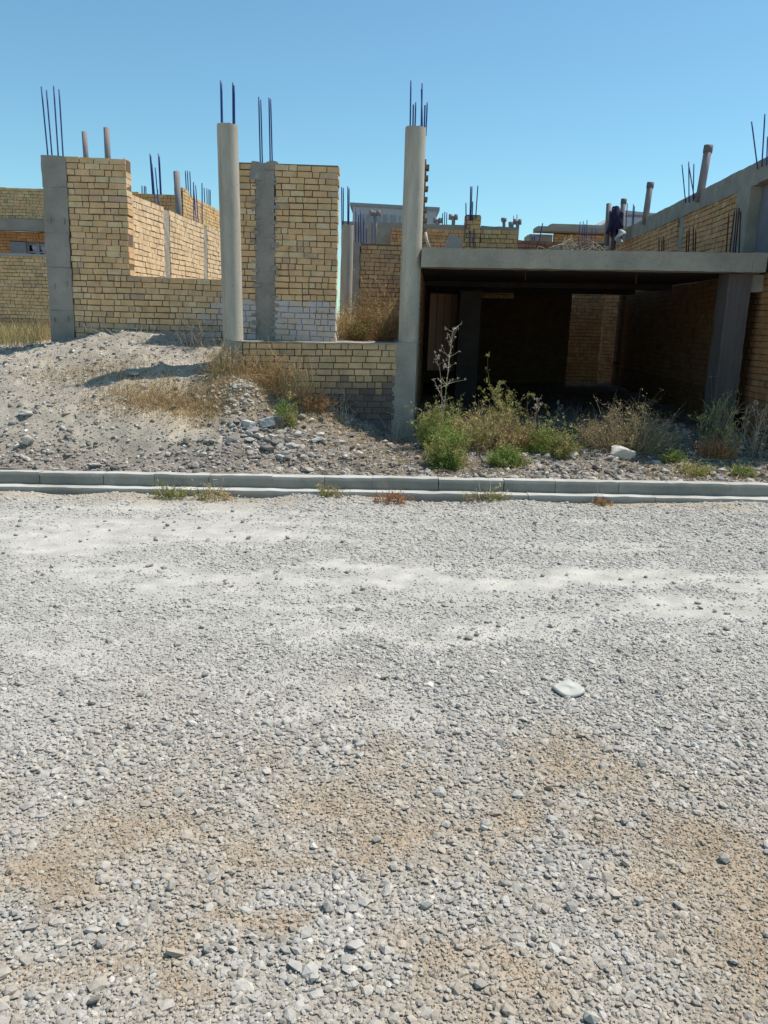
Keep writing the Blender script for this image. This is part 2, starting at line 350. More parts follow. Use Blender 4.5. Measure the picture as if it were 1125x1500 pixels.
# --- kerbs
def kerb_row(y0, y1, zb, zt, lo, hi, name, tone):
    mb = MB(); x = -14.0
    while x < 12:
        l = random.uniform(lo, hi); cc = np.array([.255, .24, .205])*tone*random.uniform(.88, 1.1)
        dy = random.uniform(-.006, .006); dz = random.uniform(-.0025, .0025)
        rough_box(mb, (0, 0), (1, 0), x+.002, x+l-.002, -(y1+dy*.5), -(y0+dy*.5), zb, zt+dz, .006, .035, cc, seed=int(abs(x)*7))
        x += l
    for V, C in zip(mb.V, mb.C):
        k = sstep(zt-.012, zt-.004, V[:, 2])[:, None]*(.75+.25*vn(V[:, 0]*6, V[:, 1]*9, 3))[:, None]; C[:, :3] = C[:, :3]*(1-k)+np.array([.45, .43, .39])*k  # dusty pale tops; lit-top, shaded-front contrast is also put into this colour
        C[:, :3] *= (.8+.4*vn(V[:, 0]*2.3, V[:, 2]*3, 7))[:, None]
        dd = (sstep(.05, -.02, V[:, 2])*.5)[:, None]; C[:, :3] = C[:, :3]*(1-dd)+np.array([.25, .20, .14])*dd
        V[:, 2] += tz(V[:, 0])
    return structure(mb.build(name, 'kerb', loc=(0, 0, 0)))
kerb_row(7.395, 7.525, -.12, .075, .9, 2.0, 'gutter_edge', 1.1)
kerb_row(7.528, 7.65, -.12, .185, .45, .62, 'kerb', .95)
# --- the lots behind the kerb
CT = [(0,520,9.8),(0,560,9.0),(0,620,8.3),(0,660,7.9),(76,503,10.3),(60,505,10.1),(100,496,10.2),(150,490,10.15),(210,488,10.15),(250,494,10.15),(310,500,10.15),(345,508,10.0),
      (150,527,9.5),(250,537,9.4),(300,548,9.3),(60,545,9.3),(100,560,9.0),(200,570,8.9),(300,578,8.9),(50,600,8.5),(150,605,8.45),(250,615,8.4),(350,563,8.85),(330,590,8.7),(375,585,8.8),(345,548,9.25),(400,588,9.0),(450,592,9.15),(500,606,9.25),(540,626,9.3),(580,642,9.3),
      (350,625,8.35),(400,640,8.3),(450,640,8.5),(510,648,8.6),(560,655,8.8),(300,650,8.1),(200,650,8.1),(100,650,8.05),(300,620,8.5),(380,610,8.7),(0,500,18),(40,503,14)]
pts = [atY(*q) for q in CT]
for x in np.arange(-6, 5.1, 1.0): pts.append(np.array([x, 7.64, .172+float(tz(x))])); 
for x in np.arange(-6, -.5, 1.): pts.append(np.array([x, 7.78, .20+float(tz(x))]))
for x in (.6, 1.6, 2.6, 3.6, 4.6):
    for y, z in ((7.9, .20), (8.4, .25), (8.9, .30), (9.4, .33), (10.4, .40), (12, .42), (16, .45), (20, .45)): pts.append(np.array([x, y, z+float(tz(x))*.9]))
for q in ((-9, 9, .75), (-9, 12, 1.0), (-9, 19, .9), (-6, 14, 1.02), (-7, 10, .95), (-6.5, 8.5, .6), (-3, 19, 1.0), (-2.5, 12, 1.2), (-.5, 12, .8), (8, 8, .3), (8, 14, .5), (8, 19, .5), (2, 24, .5), (-9, 24, .9)): pts.append(np.array(q, float))
pts = np.array(pts)
def _k(r2): return .5*r2*np.log(r2+1e-9)
_d2 = ((pts[:, None, :2]-pts[None, :, :2])**2).sum(-1); _n = len(pts)
_A = np.zeros((_n+3, _n+3)); _A[:_n, :_n] = _k(_d2)+np.eye(_n)*.01; _A[:_n, _n] = 1; _A[:_n, _n+1:] = pts[:, :2]; _A[_n, :_n] = 1; _A[_n+1:, :_n] = pts[:, :2].T
_w = np.linalg.solve(_A, np.concatenate([pts[:, 2], [0, 0, 0]]))
def lot_base(x, y):
    x = np.asarray(x, float); y = np.asarray(y, float); z = _w[_n]+_w[_n+1]*x+_w[_n+2]*y
    for i in range(_n): z = z+_w[i]*_k((x-pts[i, 0])**2+(y-pts[i, 1])**2)
    return z
def lot_h(x, y):
    z = lot_base(x, y)
    ed = sstep(7.64, 7.95, y)
    z = z+ed*(.10*(fbm(x*2.2, y*2.2, 3, 15)-.5)+(.055+.05*sstep(-1.6, -.9, x))*(fbm(x*6, y*6, 3, 25)-.5)+(.03+.02*sstep(-1.6, -.9, x))*(fbm(x*19, y*19, 2, 35)-.5))
    return z
PALEG = np.array([.34, .295, .235]); EARTH = np.array([.255, .22, .18]); BROWN = np.array([.175, .14, .115])
def mound_f(x, y):   # pale gravelly fill on the heap at the left
    return np.clip(sstep(-1.2, -2.4, x+.35*(fbm(x*2, y*2, 3, 77)-.5)*2)*sstep(7.7, 8.3, y), 0, 1)
def drygrass_f(x, y):
    c = atY(270, 585, 8.75); a = np.exp(-(((x-c[0])/.62)**2+((y-c[1])/.30)**2))
    c = atY(420, 560, 9.2); b = np.exp(-(((x-c[0])/.55)**2+((y-c[1])/.35)**2))
    return np.clip((a+b)*(.5+fbm(x*4, y*4, 3, 88)), 0, 1)
def lot_c(X, Y, Z):
    m_ = mound_f(X, Y)[..., None]; n = fbm(X*1.6, Y*1.6, 4, 91)[..., None]
    c = (EARTH*(1-n)+BROWN*1.1*n)*(1-m_)+(PALEG*n*1.25+np.array([.29, .255, .21])*(1-n))*m_
    g = drygrass_f(X, Y)[..., None]*.8; c = c*(1-g)+np.array([.40, .30, .17])*g
    return c*(.8+.4*fbm(X*11, Y*11, 3, 93)[..., None])
xs = np.concatenate([[-40,-20,-13,-10,-8,-6.8,-6], np.arange(-5.4, 5.41, .04), [6,7,9,13,20,40]])
ys = np.concatenate([np.arange(7.63, 10.6, .035), np.arange(10.7, 24, .4)])
def lot_hc(X, Y):
    Xc = np.clip(X, -10, 8); return lot_h(Xc, np.minimum(Y, 22))
structure(grid_mesh(xs, ys, lot_hc, lot_c, 'dirt_ground', 'soil'))
def scatter_lot():
    out = MB(); n = 62000
    X = rng.uniform(-5.3, 5.0, n); Y = 7.66+2.7*rng.rand(n)**1.1
    keep = ((Y < 9.35) | (X < -1.9) | ((X > .35) & (X < 3.7) & (Y < 11))) & ~((Y > 10.25) & (X > -4.3) & (X < 0))
    dens = np.clip(.85-.20*mound_f(X, Y)+.6*(fbm(X*2, Y*2, 3, 5)-.5), 0, 1)*(1-.7*drygrass_f(X, Y))
    keep &= rng.rand(n) < dens
    X, Y = X[keep], Y[keep]; n = len(X); mf = mound_f(X, Y)[:, None]
    size = np.clip(.0145*(1.5-.5*mf[:, 0])*np.exp(rng.normal(0, .60, n)), .006, .10)
    c = (np.array([.36, .325, .28])*mf+np.array([.30, .265, .23])*(1-mf))*np.exp(rng.normal(0, .30, (n, 1)))
    dk = rng.rand(n) < .14; c[dk] *= .55
    stones(out, np.stack([X, Y, lot_h(X, Y)-.003], 1), size, c, rough=.25, flat=(.35, .65))
    return out
stuff(scatter_lot().build('rubble', 'stone', loc=(0, 0, 0)), 'small broken stones and clods littering the dirt lot behind the kerb', 'rubble')
def twig_litter():
    out = MB(); n = 3600
    for i in range(n):
        x = random.uniform(-1.4, 4.6); y = 7.7+1.6*random.random()**1.0
        if x < .1 and y > 9.2: continue
        if fbm(np.array(x*1.5), np.array(y*1.5), 2, 44) < .42: continue
        z = float(lot_h(x, y)) if i % 1 == 0 else 0
        a = random.uniform(0, 3.14); l = random.uniform(.04, .22); dz = random.uniform(-.01, .03)
        c = np.array(random.choice([(.34, .25, .14), (.42, .33, .2), (.25, .18, .11), (.36, .31, .25)]))*random.uniform(.7, 1.15)
        out.tube([[x, y, z+.008], [x+math.cos(a)*l*.5, y+math.sin(a)*l*.5, z+.014+dz*.6], [x+math.cos(a)*l, y+math.sin(a)*l, z+.01+dz]], random.uniform(.0015, .004), 3, c, False, False)
    return out
stuff(twig_litter().build('straw_litter', 'twig', loc=(0, 0, 0)), 'dead straw and twigs strewn over the dirt in front of the garage', 'straw')
# raised earth inside the unfinished plot
def fill_h(x, y): return 1.335+.012*x+.05*(fbm(x*3, y*3, 3, 12)-.5)
gm = grid_mesh(np.arange(-1.93, .32, .07), np.arange(9.6, 15.6, .09), fill_h, lambda X, Y, Z: EARTH*(.75+.5*fbm(X*6, Y*6, 3, 4)[..., None])*1.15, 'earth_fill', 'soil'); structure(gm)

# ================================================================== UNFINISHED HOUSE (left and centre)
VX = np.array([.055, 1.0]); VX /= np.linalg.norm(VX)
house = thing('unfinished_house', (-1.9, 10.3, 1.3), 'roofless yellow brick house shell with round grey columns and a low front wall', 'house shell')
WHITE = np.array([.60, .58, .58])
def mix(a, b, t): return np.asarray(a)*(1-t)+np.asarray(b)*t
def col_front(s, z):
    x = -3.9+s; c = brick_col()
    if z < 1.5: c = mix(c, (.30, .25, .20), .45)
    return np.append(c, .62*sstep(-2.48, -2.25, x)*sstep(1.92, 1.78, z)+random.uniform(-.05, .05))
fw = MB(); brick_wall(fw, (-3.88, 10.3), (1, 0), [(0, 2.02, 1.00, 2.05), (0, .70, 2.05, 3.38)], 1.00, .21, .07, col_front, wash_mortar=True)
fw.build('front_wall', 'brick', house)
tc = MB()
for k, (za, zb) in enumerate(((.85, 1.62), (1.622, 2.12), (2.122, 2.52), (2.522, 3.03), (3.032, 3.385))):
    e = (0, .006, -.004, .007, .002)[k]
    rough_box(tc, (0, 0), (1, 0), -4.175+e, -3.885+e*.6, -10.52, -10.285+e*.7, za, zb, .010, .05, seed=3+k)
for (xh, zh) in ((-4.12, 1.5), (-3.95, 1.52), (-4.10, 2.66), (-3.94, 2.65), (-4.09, 1.9), (-3.94, 1.93)): tc.box((xh-.006, 10.26, zh-.03), (xh+.006, 10.29, zh+.03), (1, 1, 1), .004)
tie = tc.build('tie_column', 'greyconc', house)
base = [(-4.175+.072, 10.33), (-4.175+.12, 10.45), (-4.175+.2, 10.33), (-4.175+.255, 10.45)]
for (q, t) in zip([(70.5,229),(76.5,229),(85.5,229),(92.5,229)], [(60.5,127),(68,132),(78.5,126),(86.5,131)]):
    Yb = 10.36; rebar(tie, atY(*q, Yb)-np.array([0,0,.05]), atY(*t, Yb+.02), .009)
# side wall that runs back, sunlit face towards the plot
c0 = np.array([-3.20, 10.30]); sd = (-VX[0], -VX[1])   # brick_wall front normal for direction (-VX) is (-y, x): use reversed run
def side_wall():
    mb = MB(); L = 12.0
    far = c0+VX*L
    # running from far to near: direction -VX, outward normal = (dy,-dx) = (-VX.y, VX.x) -> left; so run near->far gives the right-hand face
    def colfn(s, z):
        return mix(brick_col(), (.64, .52, .35), .45)*1.08  # sunlit paleness of this face is put into the brick colour
    # leave gaps for the tie columns
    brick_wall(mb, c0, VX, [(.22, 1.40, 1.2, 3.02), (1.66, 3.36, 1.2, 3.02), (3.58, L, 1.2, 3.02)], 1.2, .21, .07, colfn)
    return mb
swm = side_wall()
# front return with the taller end
brick_wall(swm, c0, VX, [(.0, .215, 2.06, 3.37)], 2.06, .012+.0, .07, lambda s, z: brick_col(), proud=.002)
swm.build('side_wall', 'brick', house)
for s0, s1 in ((1.41, 1.65), (3.37, 3.57)):
    mb = MB(); rough_box(mb, c0, VX, s0, s1, -.205, -.004, 1.2, 3.0, .012, .05, (1, 1, 1), seed=int(s0*9)); tcol = mb.build('tie_column', 'concrete', house)
    for a, b in ((.05, .04), (.18, .04)) if s0 < 2 else ((.04, .0), (.15, .0)):
        p = c0+VX*(s0+a); k = -.12
        rebar(tcol, (p[0]+k, p[1], 2.95), (p[0]+k-.05, p[1]+.05, 3.55+.1*random.random()), .008)
# central brick wall with an embedded tie column
def col_mid(s, z):
    c = brick_col()
    return np.append(c, .74*sstep(1.99, 1.86, z)*(.35 if 1.80 < z < 1.87 else 1)+random.uniform(-.05, .05))
cw = MB(); brick_wall(cw, (-1.86, 10.3), (1, 0), [(0, .205, 1.20, 3.39), (.44, 1.185, 1.20, 3.39)], 1.20, .21, .07, col_mid, wash_mortar=True)
cw.obox((-1.86, 10.3), (1, 0), .2, .445, -.21, -.10, 1.2, 3.3, (.2, .17, .14))
cw.build('centre_wall', 'brick', house)
tcm = MB()
for k, (za, zb) in enumerate(((1.2, 2.02), (2.022, 2.55), (2.552, 3.3))): rough_box(tcm, (-1.86, 10.3), (1, 0), .203+.002*k, .443-.003*k, -.20, -.014+.005*k, za, zb, .010, .03, seed=8+k)
rough_box(tcm, (-1.86, 10.3), (1, 0), .16, .475, -.20, .006, 3.20, 3.40, .034, .028, seed=9)
for i in range(46):   # mortar squeezed out along both edges
    z = 1.25+i*.0435; sgn = i % 2
    s_ = (.20 if sgn else .445)+random.uniform(-.02, .02)
    if random.random() < .75: tcm.box((-1.86+s_-random.uniform(.015,.05), 10.292+random.uniform(-.004,.006), z-random.uniform(.01,.03)), (-1.86+s_+random.uniform(.015,.05), 10.36, z+random.uniform(.01,.028)), (1,1,1), .01)
tcc = tcm.build('tie_column', 'greyconc', house)
for q, t in (((381.5,238),(379,142)),((384.5,238),(382,146)),((396,238),(394,143)),((399,238),(396.5,145))):
    rebar(tcc, atY(*q, 10.4)-np.array([0,0,.05]), atY(*t, 10.4), .008)
# low wall in front
def col_low(s, z):
    x = -1.62+s; c = brick_col()*.95
    soot = float(np.clip(sstep(-.95, -.45, x)*sstep(1.08, .78, z+.10*(vn(x*7, z*7, 3)-.5)*2)+.8*sstep(-1.3, -.7, x)*sstep(.80, .62, z), 0, 1))
    c = mix(c, np.array([.105, .088, .085])*random.uniform(.75, 1.2), soot*.92)
    if z > 1.05 and x > -.9: c = mix(c, (.33, .28, .17), .3)
    return c
lw = MB(); brick_wall(lw, (-1.66, 9.42), (1, 0), [(0, 1.735, .50, 1.345)], .505, .22, .0705, col_low, mort=np.array([.14, .115, .09]))
lw.obox((-1.66, 9.42), (1, 0), 0, 1.735, -.22, -.004, .1, .499, (.13, .115, .105))
shear(lw, .017, -.8)
low = lw.build('low_wall', 'brick', house)
cp = MB(); rough_box(cp, (-1.66, 9.42), (1, 0), -.10, 1.74, -.225, .012, 1.347, 1.362, .007, .04, seed=21); shear(cp, .017, -.8); cp.build('coping', 'concrete', low)
pd = MB(); rough_box(pd, (.30, 9.41), (.994, -.11), -.25, .006, -.25, .012, .1, 1.392, .006, .05, seed=31)
pd.build('pedestal', 'concrete', house)
pd = MB(); rough_box(pd, (0, 0), (1, 0), -1.90, -1.665, -9.66, -9.41, .5, 1.345, .006, .05, seed=33)
pd.build('pedestal', 'concrete', house)
def round_column(parent, x0, x1, y, z0, z1, r, name='round_column', y1=None):
    k = 40; t = np.linspace(0, 1, k); n = 36; mb = MB(); y1 = y if y1 is None else y1
    th = np.arange(n)*2*math.pi/n
    Z = z0+(z1-z0)*t; cx = x0+(x1-x0)*t; cy = y+(y1-y)*t
    R = r*(1+.004*(vn(th[None]*2+3, Z[:, None]*3, 3)-.5)*2+.010*np.sin(Z*21)[:, None]*0)
    V = np.stack([cx[:, None]+R*np.cos(th), cy[:, None]+R*np.sin(th), Z[:, None]+0*th], -1)
    V[-1, :, 2] += .007*(vn(th*3, th*0+x0, 5)-.5)*2
    V[-1, :, :2] = V[-1, :, :2]*.985+np.array([cx[-1], cy[-1]])*.015
    V = V.reshape(-1, 3)
    i = np.arange(k-1)[:, None]*n; j = np.arange(n)[None]; j2 = (j+1) % n
    Q = np.stack([i+j, i+j2, i+n+j2, i+n+j], -1).reshape(-1, 4)
    mb.add(V, [Q], (1, 1, 1), True)
    mb.add(V[-n:], [np.arange(n)[None]], (1, 1, 1), False)
    # formwork seam: a thin raised line down the tube, and joint rings
    a = -2.2; P = np.stack([cx+(r+.0005)*math.cos(a), cy+(r+.0005)*math.sin(a), Z], -1); mb.tube(P, .0025, 4, (1,1,1), False)
    return mb.build(name, 'column', parent)
colL = round_column(house, float(atY(342, 497, 9.53)[0]), float(atY(333, 184, 9.53)[0]), 9.53, 1.33, 3.62, .113)
colR = round_column(house, float(atY(598, 503, 9.53)[0]), float(atY(609, 187, 9.53)[0]), 9.53, 1.38, 3.655, .113)
for (q, t) in (((324.5,186),(323.2,118)),((326,186),(324.6,122)),((341.5,186),(341,121)),((343.8,186),(343,125))):
    rebar(colL, atY(*q, 9.53)-np.array([0,0,.06]), atY(*t, 9.53), .008)
for (q, t) in (((601,190),(602,118)),((605,190),(605.5,153)),((608,190),(609,150)),((617,190),(618.5,122)),((619,190),(617.5,131)),((621.5,190),(622.5,154)),((624,190),(626,150))):
    rebar(colR, atY(*q, 9.53)-np.array([0,0,.06]), atY(*t, 9.55), .008)
# rear of the plot
rc = round_column(house, *(atY(508, 400, 13.6)[0],)*2, 13.6, 1.3, float(atY(505, 330, 13.6)[2]), .092)
for (q, t) in (((501,330),(500.5,274)),((503,330),(503,275)),((509.5,330),(509.5,273)),((511,330),(511.5,276))):
    rebar(rc, atY(*q, 13.6)-np.array([0,0,.06]), atY(*t, 13.6), .009)
xw = atY(528, 360, 14.6)[0]; ztop = float(atY(556, 357, 14.6)[2])
rw = MB(); brick_wall(rw, (xw, 14.6), (1, 0), [(0, 1.0, 1.2, ztop)], 1.2, .2, .07, lambda s, z: brick_col()*np.array([.9, .86, .84]))
rw.build('rear_wall', 'brick', house)
mb = MB(); rough_box(mb, (0, 0), (1, 0), atY(511, 400, 14.58)[0], xw-.005, -14.8, -14.57, 1.1, ztop+.01, .008, .08, seed=41)
rtc = mb.build('tie_column', 'concrete', house)
for (q, t) in (((521,357),(521.5,305)),((525,357),(525.5,315)),((529,357),(528,306)),((532.5,357),(533,316))):
    rebar(rtc, atY(*q, 14.65)-np.array([0,0,.06]), atY(*t, 14.65), .009)

# ================================================================== GARAGE SHELL (right)
garage = thing('garage_shell', (2.2, 9.5, .35), 'open unfinished basement garage with a long grey concrete beam over a dark interior', 'garage')
bm_ = MB(); rough_box(bm_, (0, 0), (1, 0), .315, 4.05, -9.72, -9.40, 2.215, 2.415, .007, .06, seed=51)
rough_box(bm_, (0, 0), (1, 0), 3.95, 4.10, -9.70, -9.395, 2.21, 2.418, .009, .05, seed=52)
shear(bm_, .017, .33); beam = bm_.build('front_beam', 'beamconc', garage)
sl = MB(); rough_box(sl, (0, 0), (1, 0), .32, 4.28, -16.9, -9.72, 2.24, 2.40, .006, .4, seed=53)
for yj in (12.9, 14.8): rough_box(sl, (0, 0), (1, 0), .33, 4.25, -(yj+.25), -yj, 2.16, 2.239, .006, .2, seed=54)
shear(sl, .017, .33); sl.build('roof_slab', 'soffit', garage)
# corner column at the right end of the beam
a = atY(1043, 405, 9.62)[0]; b_ = atY(1090, 405, 9.62)[0]
cm = MB(); rough_box(cm, (0, 0), (1, 0), a+.185, b_+.085, -9.90, -9.60, .2, 2.27, .005, .06, seed=55); shear(cm, 0)
for zz in (.3,):
    pass
for i in range(4): cm.box((a+.21+i*.062, 9.590, .25), (a+.22+i*.062, 9.602, 2.25), (1, 1, 1))
cm.build('corner_column', 'shadeconc', garage)
stub = MB(); rough_box(stub, (0, 0), (1, 0), b_+.10, b_+.24, -9.9, -9.64, 2.08, 2.27, .010, .05, seed=56); stub.build('bearing_block', 'concrete', garage)
dk = lambda s, z: brick_col()*np.array([.26, .21, .20])  # back wall bricks darkened to paint in the gloom of the garage
wl = MB(); o = np.array([.33, 9.66]); brick_wall(wl, o, VX, [(0, 7, .3, 2.21)], .3, .16, .07, lambda s, z: brick_col()*np.array([.42, .33, .30])); wl.build('left_wall', 'brick', garage)  # left wall bricks darkened as well, interior shade put into the colour
ic = MB(); p = atY(686, 500, 12.4); rough_box(ic, (0, 0), (1, 0), p[0]-.16, p[0]+.16, -12.75, -12.4, .3, 2.10, .01, .08, seed=57); ic.build('inner_column', 'soffit', garage)
pa = atY(628, 480, 13.0)[0]; pb = atY(671, 480, 13.0)[0]
mb = MB()
for i in range(4): mb.obox((0, 13.0), (1, 0), pa+(pb-pa)*i/4+.004, pa+(pb-pa)*(i+1)/4-.004, -.04, .01*(i % 2), .9, 2.06, np.array([.42, .24, .17])*random.uniform(.8, 1.1))
mb.build('board_partition', 'paint', garage)
# back wall with a doorway into a light well
xa = atY(833, 500, 16.6)[0]; xb = atY(905, 500, 16.6)[0]
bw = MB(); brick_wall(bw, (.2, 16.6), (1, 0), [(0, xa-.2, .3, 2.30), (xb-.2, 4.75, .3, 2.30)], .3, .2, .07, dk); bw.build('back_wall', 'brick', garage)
lwm = MB(); xc = atY(879, 500, 17.6)[0]
brick_wall(lwm, (xa-1.2, 17.6), (1, 0), [(0, xc-xa+1.2, .2, 3.0)], .2, .2, .07, lambda s, z: brick_col()*np.array([.95, .82, .72]))
brick_wall(lwm, (xc+.02, 17.58), (.55, -1), [(0, .9, .2, 3.0)], .2, .2, .07, lambda s, z: brick_col()*np.array([.95, .82, .72]))
lwm.build('light_well_wall', 'brick', garage)
for (pp, tt, Y) in (((966,367),(965.5,347),11.4),((973,367),(972.5,346),11.4),((1006,369),(1006.5,338),10.6),((1009,369),(1010,334),10.7),((1016,369),(1016,331),10.6),((1019,369),(1019.5,336),10.7),
                    ((1064,371),(1068,311),9.9),((1069,371),(1076,308),10.0),((1074,371),(1080,304),9.9),((1077,371),(1083,305),10.0),((1083,371),(1085,310),9.9),((970,367),(970,350),11.5)):
    rebar(beam, atY(*pp, Y)-np.array([0, 0, .06]), atY(*tt, Y), .0085, 'rust')
for px in (770, 933):   # rusty hook hanging under the beam
    p = atY(px, 392, 9.6); rebar(beam, (p[0], 9.6, 2.25), (p[0]+.005, 9.6, 2.12), .006, 'rust')

# ================================================================== RIGHT NEIGHBOUR
nb = thing('neighbour_building', (4.3, 10, .3), 'tall brick neighbour wall at the right edge topped by a sloping-looking grey concrete ring beam', 'building')
nb['label'] = 'tall brick wall of the building beside the garage, topped by a grey concrete ring beam'
d_ = ray(1000, 293); k_ = (4.20-CP[0]-.055*(9.5-CP[1]))/(d_[0]-.055*d_[1])   # the wall stands just beyond the beam's end
w0 = CP+d_*k_; ZT = float(w0[2]); W0 = np.array([4.20-.055*.2, 9.3])
def rs(px, py_):   # station along the wall for a pixel column near its top edge
    best = min(((abs((lambda P: 562.5+FPX*((P-CP)@cR)/((P-CP)@cF))(np.array([W0[0]+VX[0]*t, W0[1]+VX[1]*t, ZT-.3]))-px), t) for t in np.arange(-1, 25, .02)))
    return best[1]
NB_D = (-VX[0], -VX[1])
START = W0+VX*14.0     # run from far to near so that the face points left, towards the lot
T = lambda t: 14.0-t   # distance from START for a station t measured from W0
tA = rs(1098, 0); tB = rs(1083, 0); t1 = rs(1003, 0); t2 = rs(993, 0)
nw = MB()
brick_wall(nw, START, NB_D, [(0, T(t2), 2.3, ZT-.26), (T(t1), T(tB), 2.3, ZT-.26)], 2.3, .22, .07, lambda s, z: brick_col()*np.array([.90, .78, .70]))
brick_wall(nw, START, NB_D, [(0, 14.75, .1, 2.3)], .2, .22, .07, lambda s, z: brick_col()*np.array([.74, .56, .47])*(.75 if z < .9 else 1)*(.60 if s < 13.55 else .85))  # stretch inside the garage is darker: interior shade painted into the bricks
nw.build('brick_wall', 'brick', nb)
rb = MB(); rough_box(rb, START, NB_D, 0, 14.34, -.24, .016, ZT-.26, ZT, .010, .1, seed=61); ring = rb.build('ring_beam', 'concrete', nb)
cc = MB(); rough_box(cc, START, NB_D, T(t1)-.22, T(t1), -.21, .006, 2.3, ZT-.262, .008, .06, seed=62); cc.build('tie_column', 'concrete', nb)
cc = MB(); rough_box(cc, START, NB_D, T(tB), T(tA)+.12, -.21, .03, 2.3, ZT-.262, .008, .06, seed=63); cc.build('tie_column', 'concrete', nb)
pn = MB(); pn.obox(START, NB_D, T(tA)+.125, 14.32, -.20, -.10, 2.3, ZT-.262, (.20, .20, .22)); pn.build('recessed_panel', 'paint', nb)
def top_pt(px, Yoff=0):
    t = rs(px, 0); return np.array([W0[0]+VX[0]*t+.1, W0[1]+VX[1]*t+Yoff, ZT])
def pipe(parent, base, tip, r, cap=True, mat='pipe', name='vent_pipe'):
    base = np.array(base, float); tip = np.array(tip, float)
    v = MB().tube([base, base*.5+tip*.5, tip], r, 14).build(name, mat, parent)
    if cap:
        u = (tip-base)/np.linalg.norm(tip-base)
        MB().tube([tip-u*.09, tip-u*.04, tip+u*.010], r*1.16, 14).build('collar', 'cap', v)
    return v
for (bq, tq, r, cp_) in (((1025,285),(1038,214),.055,True),((945,320),(953,268),.055,True),((908,345),(914,292),.05,True),((889,352),(892,298),.05,False)):
    Y = top_pt(bq[0])[1]+.05 if bq[0] > 930 else 17.0
    pipe(nb, atY(*bq, Y)-np.array([0, 0, .1]), atY(*tq, Y), r*min(Y/12, 1), cp_)
for (bq, tq) in (((1005,291),(999,241)),((1010,290),(1009,237)),((1018,285),(1008.5,240)),((1016,288),(1016.5,240)),((1111,240),(1101,178)),((1117,236),(1120.5,167)),((1124,234),(1124.5,200))):
    Y = top_pt(bq[0])[1]; rebar(ring, atY(*bq, Y)-np.array([0, 0, .06]), atY(*tq, Y), .0085)
for (bq, tq) in (((917,335),(919,298)),((926,332),(928,299)),((928,332),(929.5,302))):
    rebar(ring, atY(*bq, 18.5)-np.array([0, 0, .1]), atY(*tq, 18.5), .011)

# ================================================================== LEFT NEIGHBOUR
Yn = 18.6
zc = float(atY(40, 376, Yn)[2]); 
xr = -6.2; xl = -16.0
bwall = MB(); 
def col_bw(s, z):
    c = brick_col()*np.array([.92, .98, .98])
    if z < 1.45: c = mix(c, (.30, .20, .13), .75)
    return c
brick_wall(bwall, (xl, Yn), (1, 0), [(0, xr-xl, .6, zc)], .6, .22, .075, col_bw)
bo = bwall.build('boundary_wall', 'brick'); tag(bo, 'plain yellow brick boundary wall at the far left, brown along its foot', 'wall')
cpm = MB(); rough_box(cpm, (xl, Yn), (1, 0), 0, xr-xl, -.24, .03, zc+.003, zc+.06, .008, .2, (.34, .32, .29), seed=71)
o_ = cpm.build('coping', 'paint'); o_.parent = bo; o_.matrix_parent_inverse = Matrix.Translation(-bo.location)
nh = thing('neighbour_house', (-9, 22, .9), 'yellow brick house with grey concrete band and barred window behind the boundary wall', 'house')
Yh = 22.0
zA = float(atY(40, 277, Yh)[2]); zB = float(atY(40, 321, Yh)[2]); zC = float(atY(40, 338, Yh)[2]); zD = float(atY(40, 376, Yh)[2])
up = MB(); brick_wall(up, (-19, Yh), (1, 0), [(0, 12.5, zB, zA)], zB, .22, .075, lambda s, z: brick_col()*np.array([.92, .98, .95])); up.build('upper_wall', 'brick', nh)
bb = MB(); rough_box(bb, (-19, Yh), (1, 0), 0, 12.5, -.3, .05, zC, zB-.003, .01, .2, seed=72); bb.build('concrete_band', 'greyconc', nh)
lo = MB(); xw0 = atY(33, 360, Yh)[0]; xw1 = atY(80, 360, Yh)[0]
brick_wall(lo, (-19, Yh+.25), (1, 0), [(0, xw0+19-.42, .8, zC), (xw0+19-.42, xw1+19, zC-.25, zC), (xw1+19, 12.5, .8, zC)], .8, .22, .075, lambda s, z: brick_col()*np.array([.8, .62, .5])); lo.build('lower_wall', 'brick', nh)
pl = MB(); pl.obox((-19, Yh+.25), (1, 0), xw0+19-.415, xw0+19-.01, -.2, .02, .8, zC-.26, (.22, .23, .26)); pl.build('plaster_pier', 'paint', nh)
wz0 = zD-.5; wz1 = zC-.255
wf = MB()
for x in np.linspace(xw0, xw1, 4): wf.obox((0, Yh+.3), (1, 0), x-.03, x+.03, -.06, 0, wz0, wz1, (1, 1, 1))
for z in np.linspace(wz0+.05, wz1-.05, 5): wf.obox((0, Yh+.3), (1, 0), xw0+.031, xw1-.031, -.045, -.015, z-.02, z+.02, (1, 1, 1))
win = wf.build('window', 'metal', nh)
gl = MB(); gl.obox((0, Yh+.3), (1, 0), xw0, xw1, -.16, -.12, wz0, wz1); gl.build('pane', 'dark', win)
cu = MB(); rngc = np.linspace(0, 1, 30)
V = []; 
for i, t in enumerate(rngc):
    for j in range(6):
        u = j/5; x = xw0+.08+(xw1-xw0-.16)*t; zt_ = wz1-.04; h = .10+.16*abs(math.sin(t*9))
        V.append([x, Yh+.37+.02*math.sin(t*60+u), zt_-h*u])
i = np.arange(29)[:, None]*6+np.arange(5)[None]; cu.add(V, np.stack([i, i+1, i+7, i+6], -1).reshape(-1, 4), (.55, .5, .6), True); cu.build('curtain', 'cloth', win)
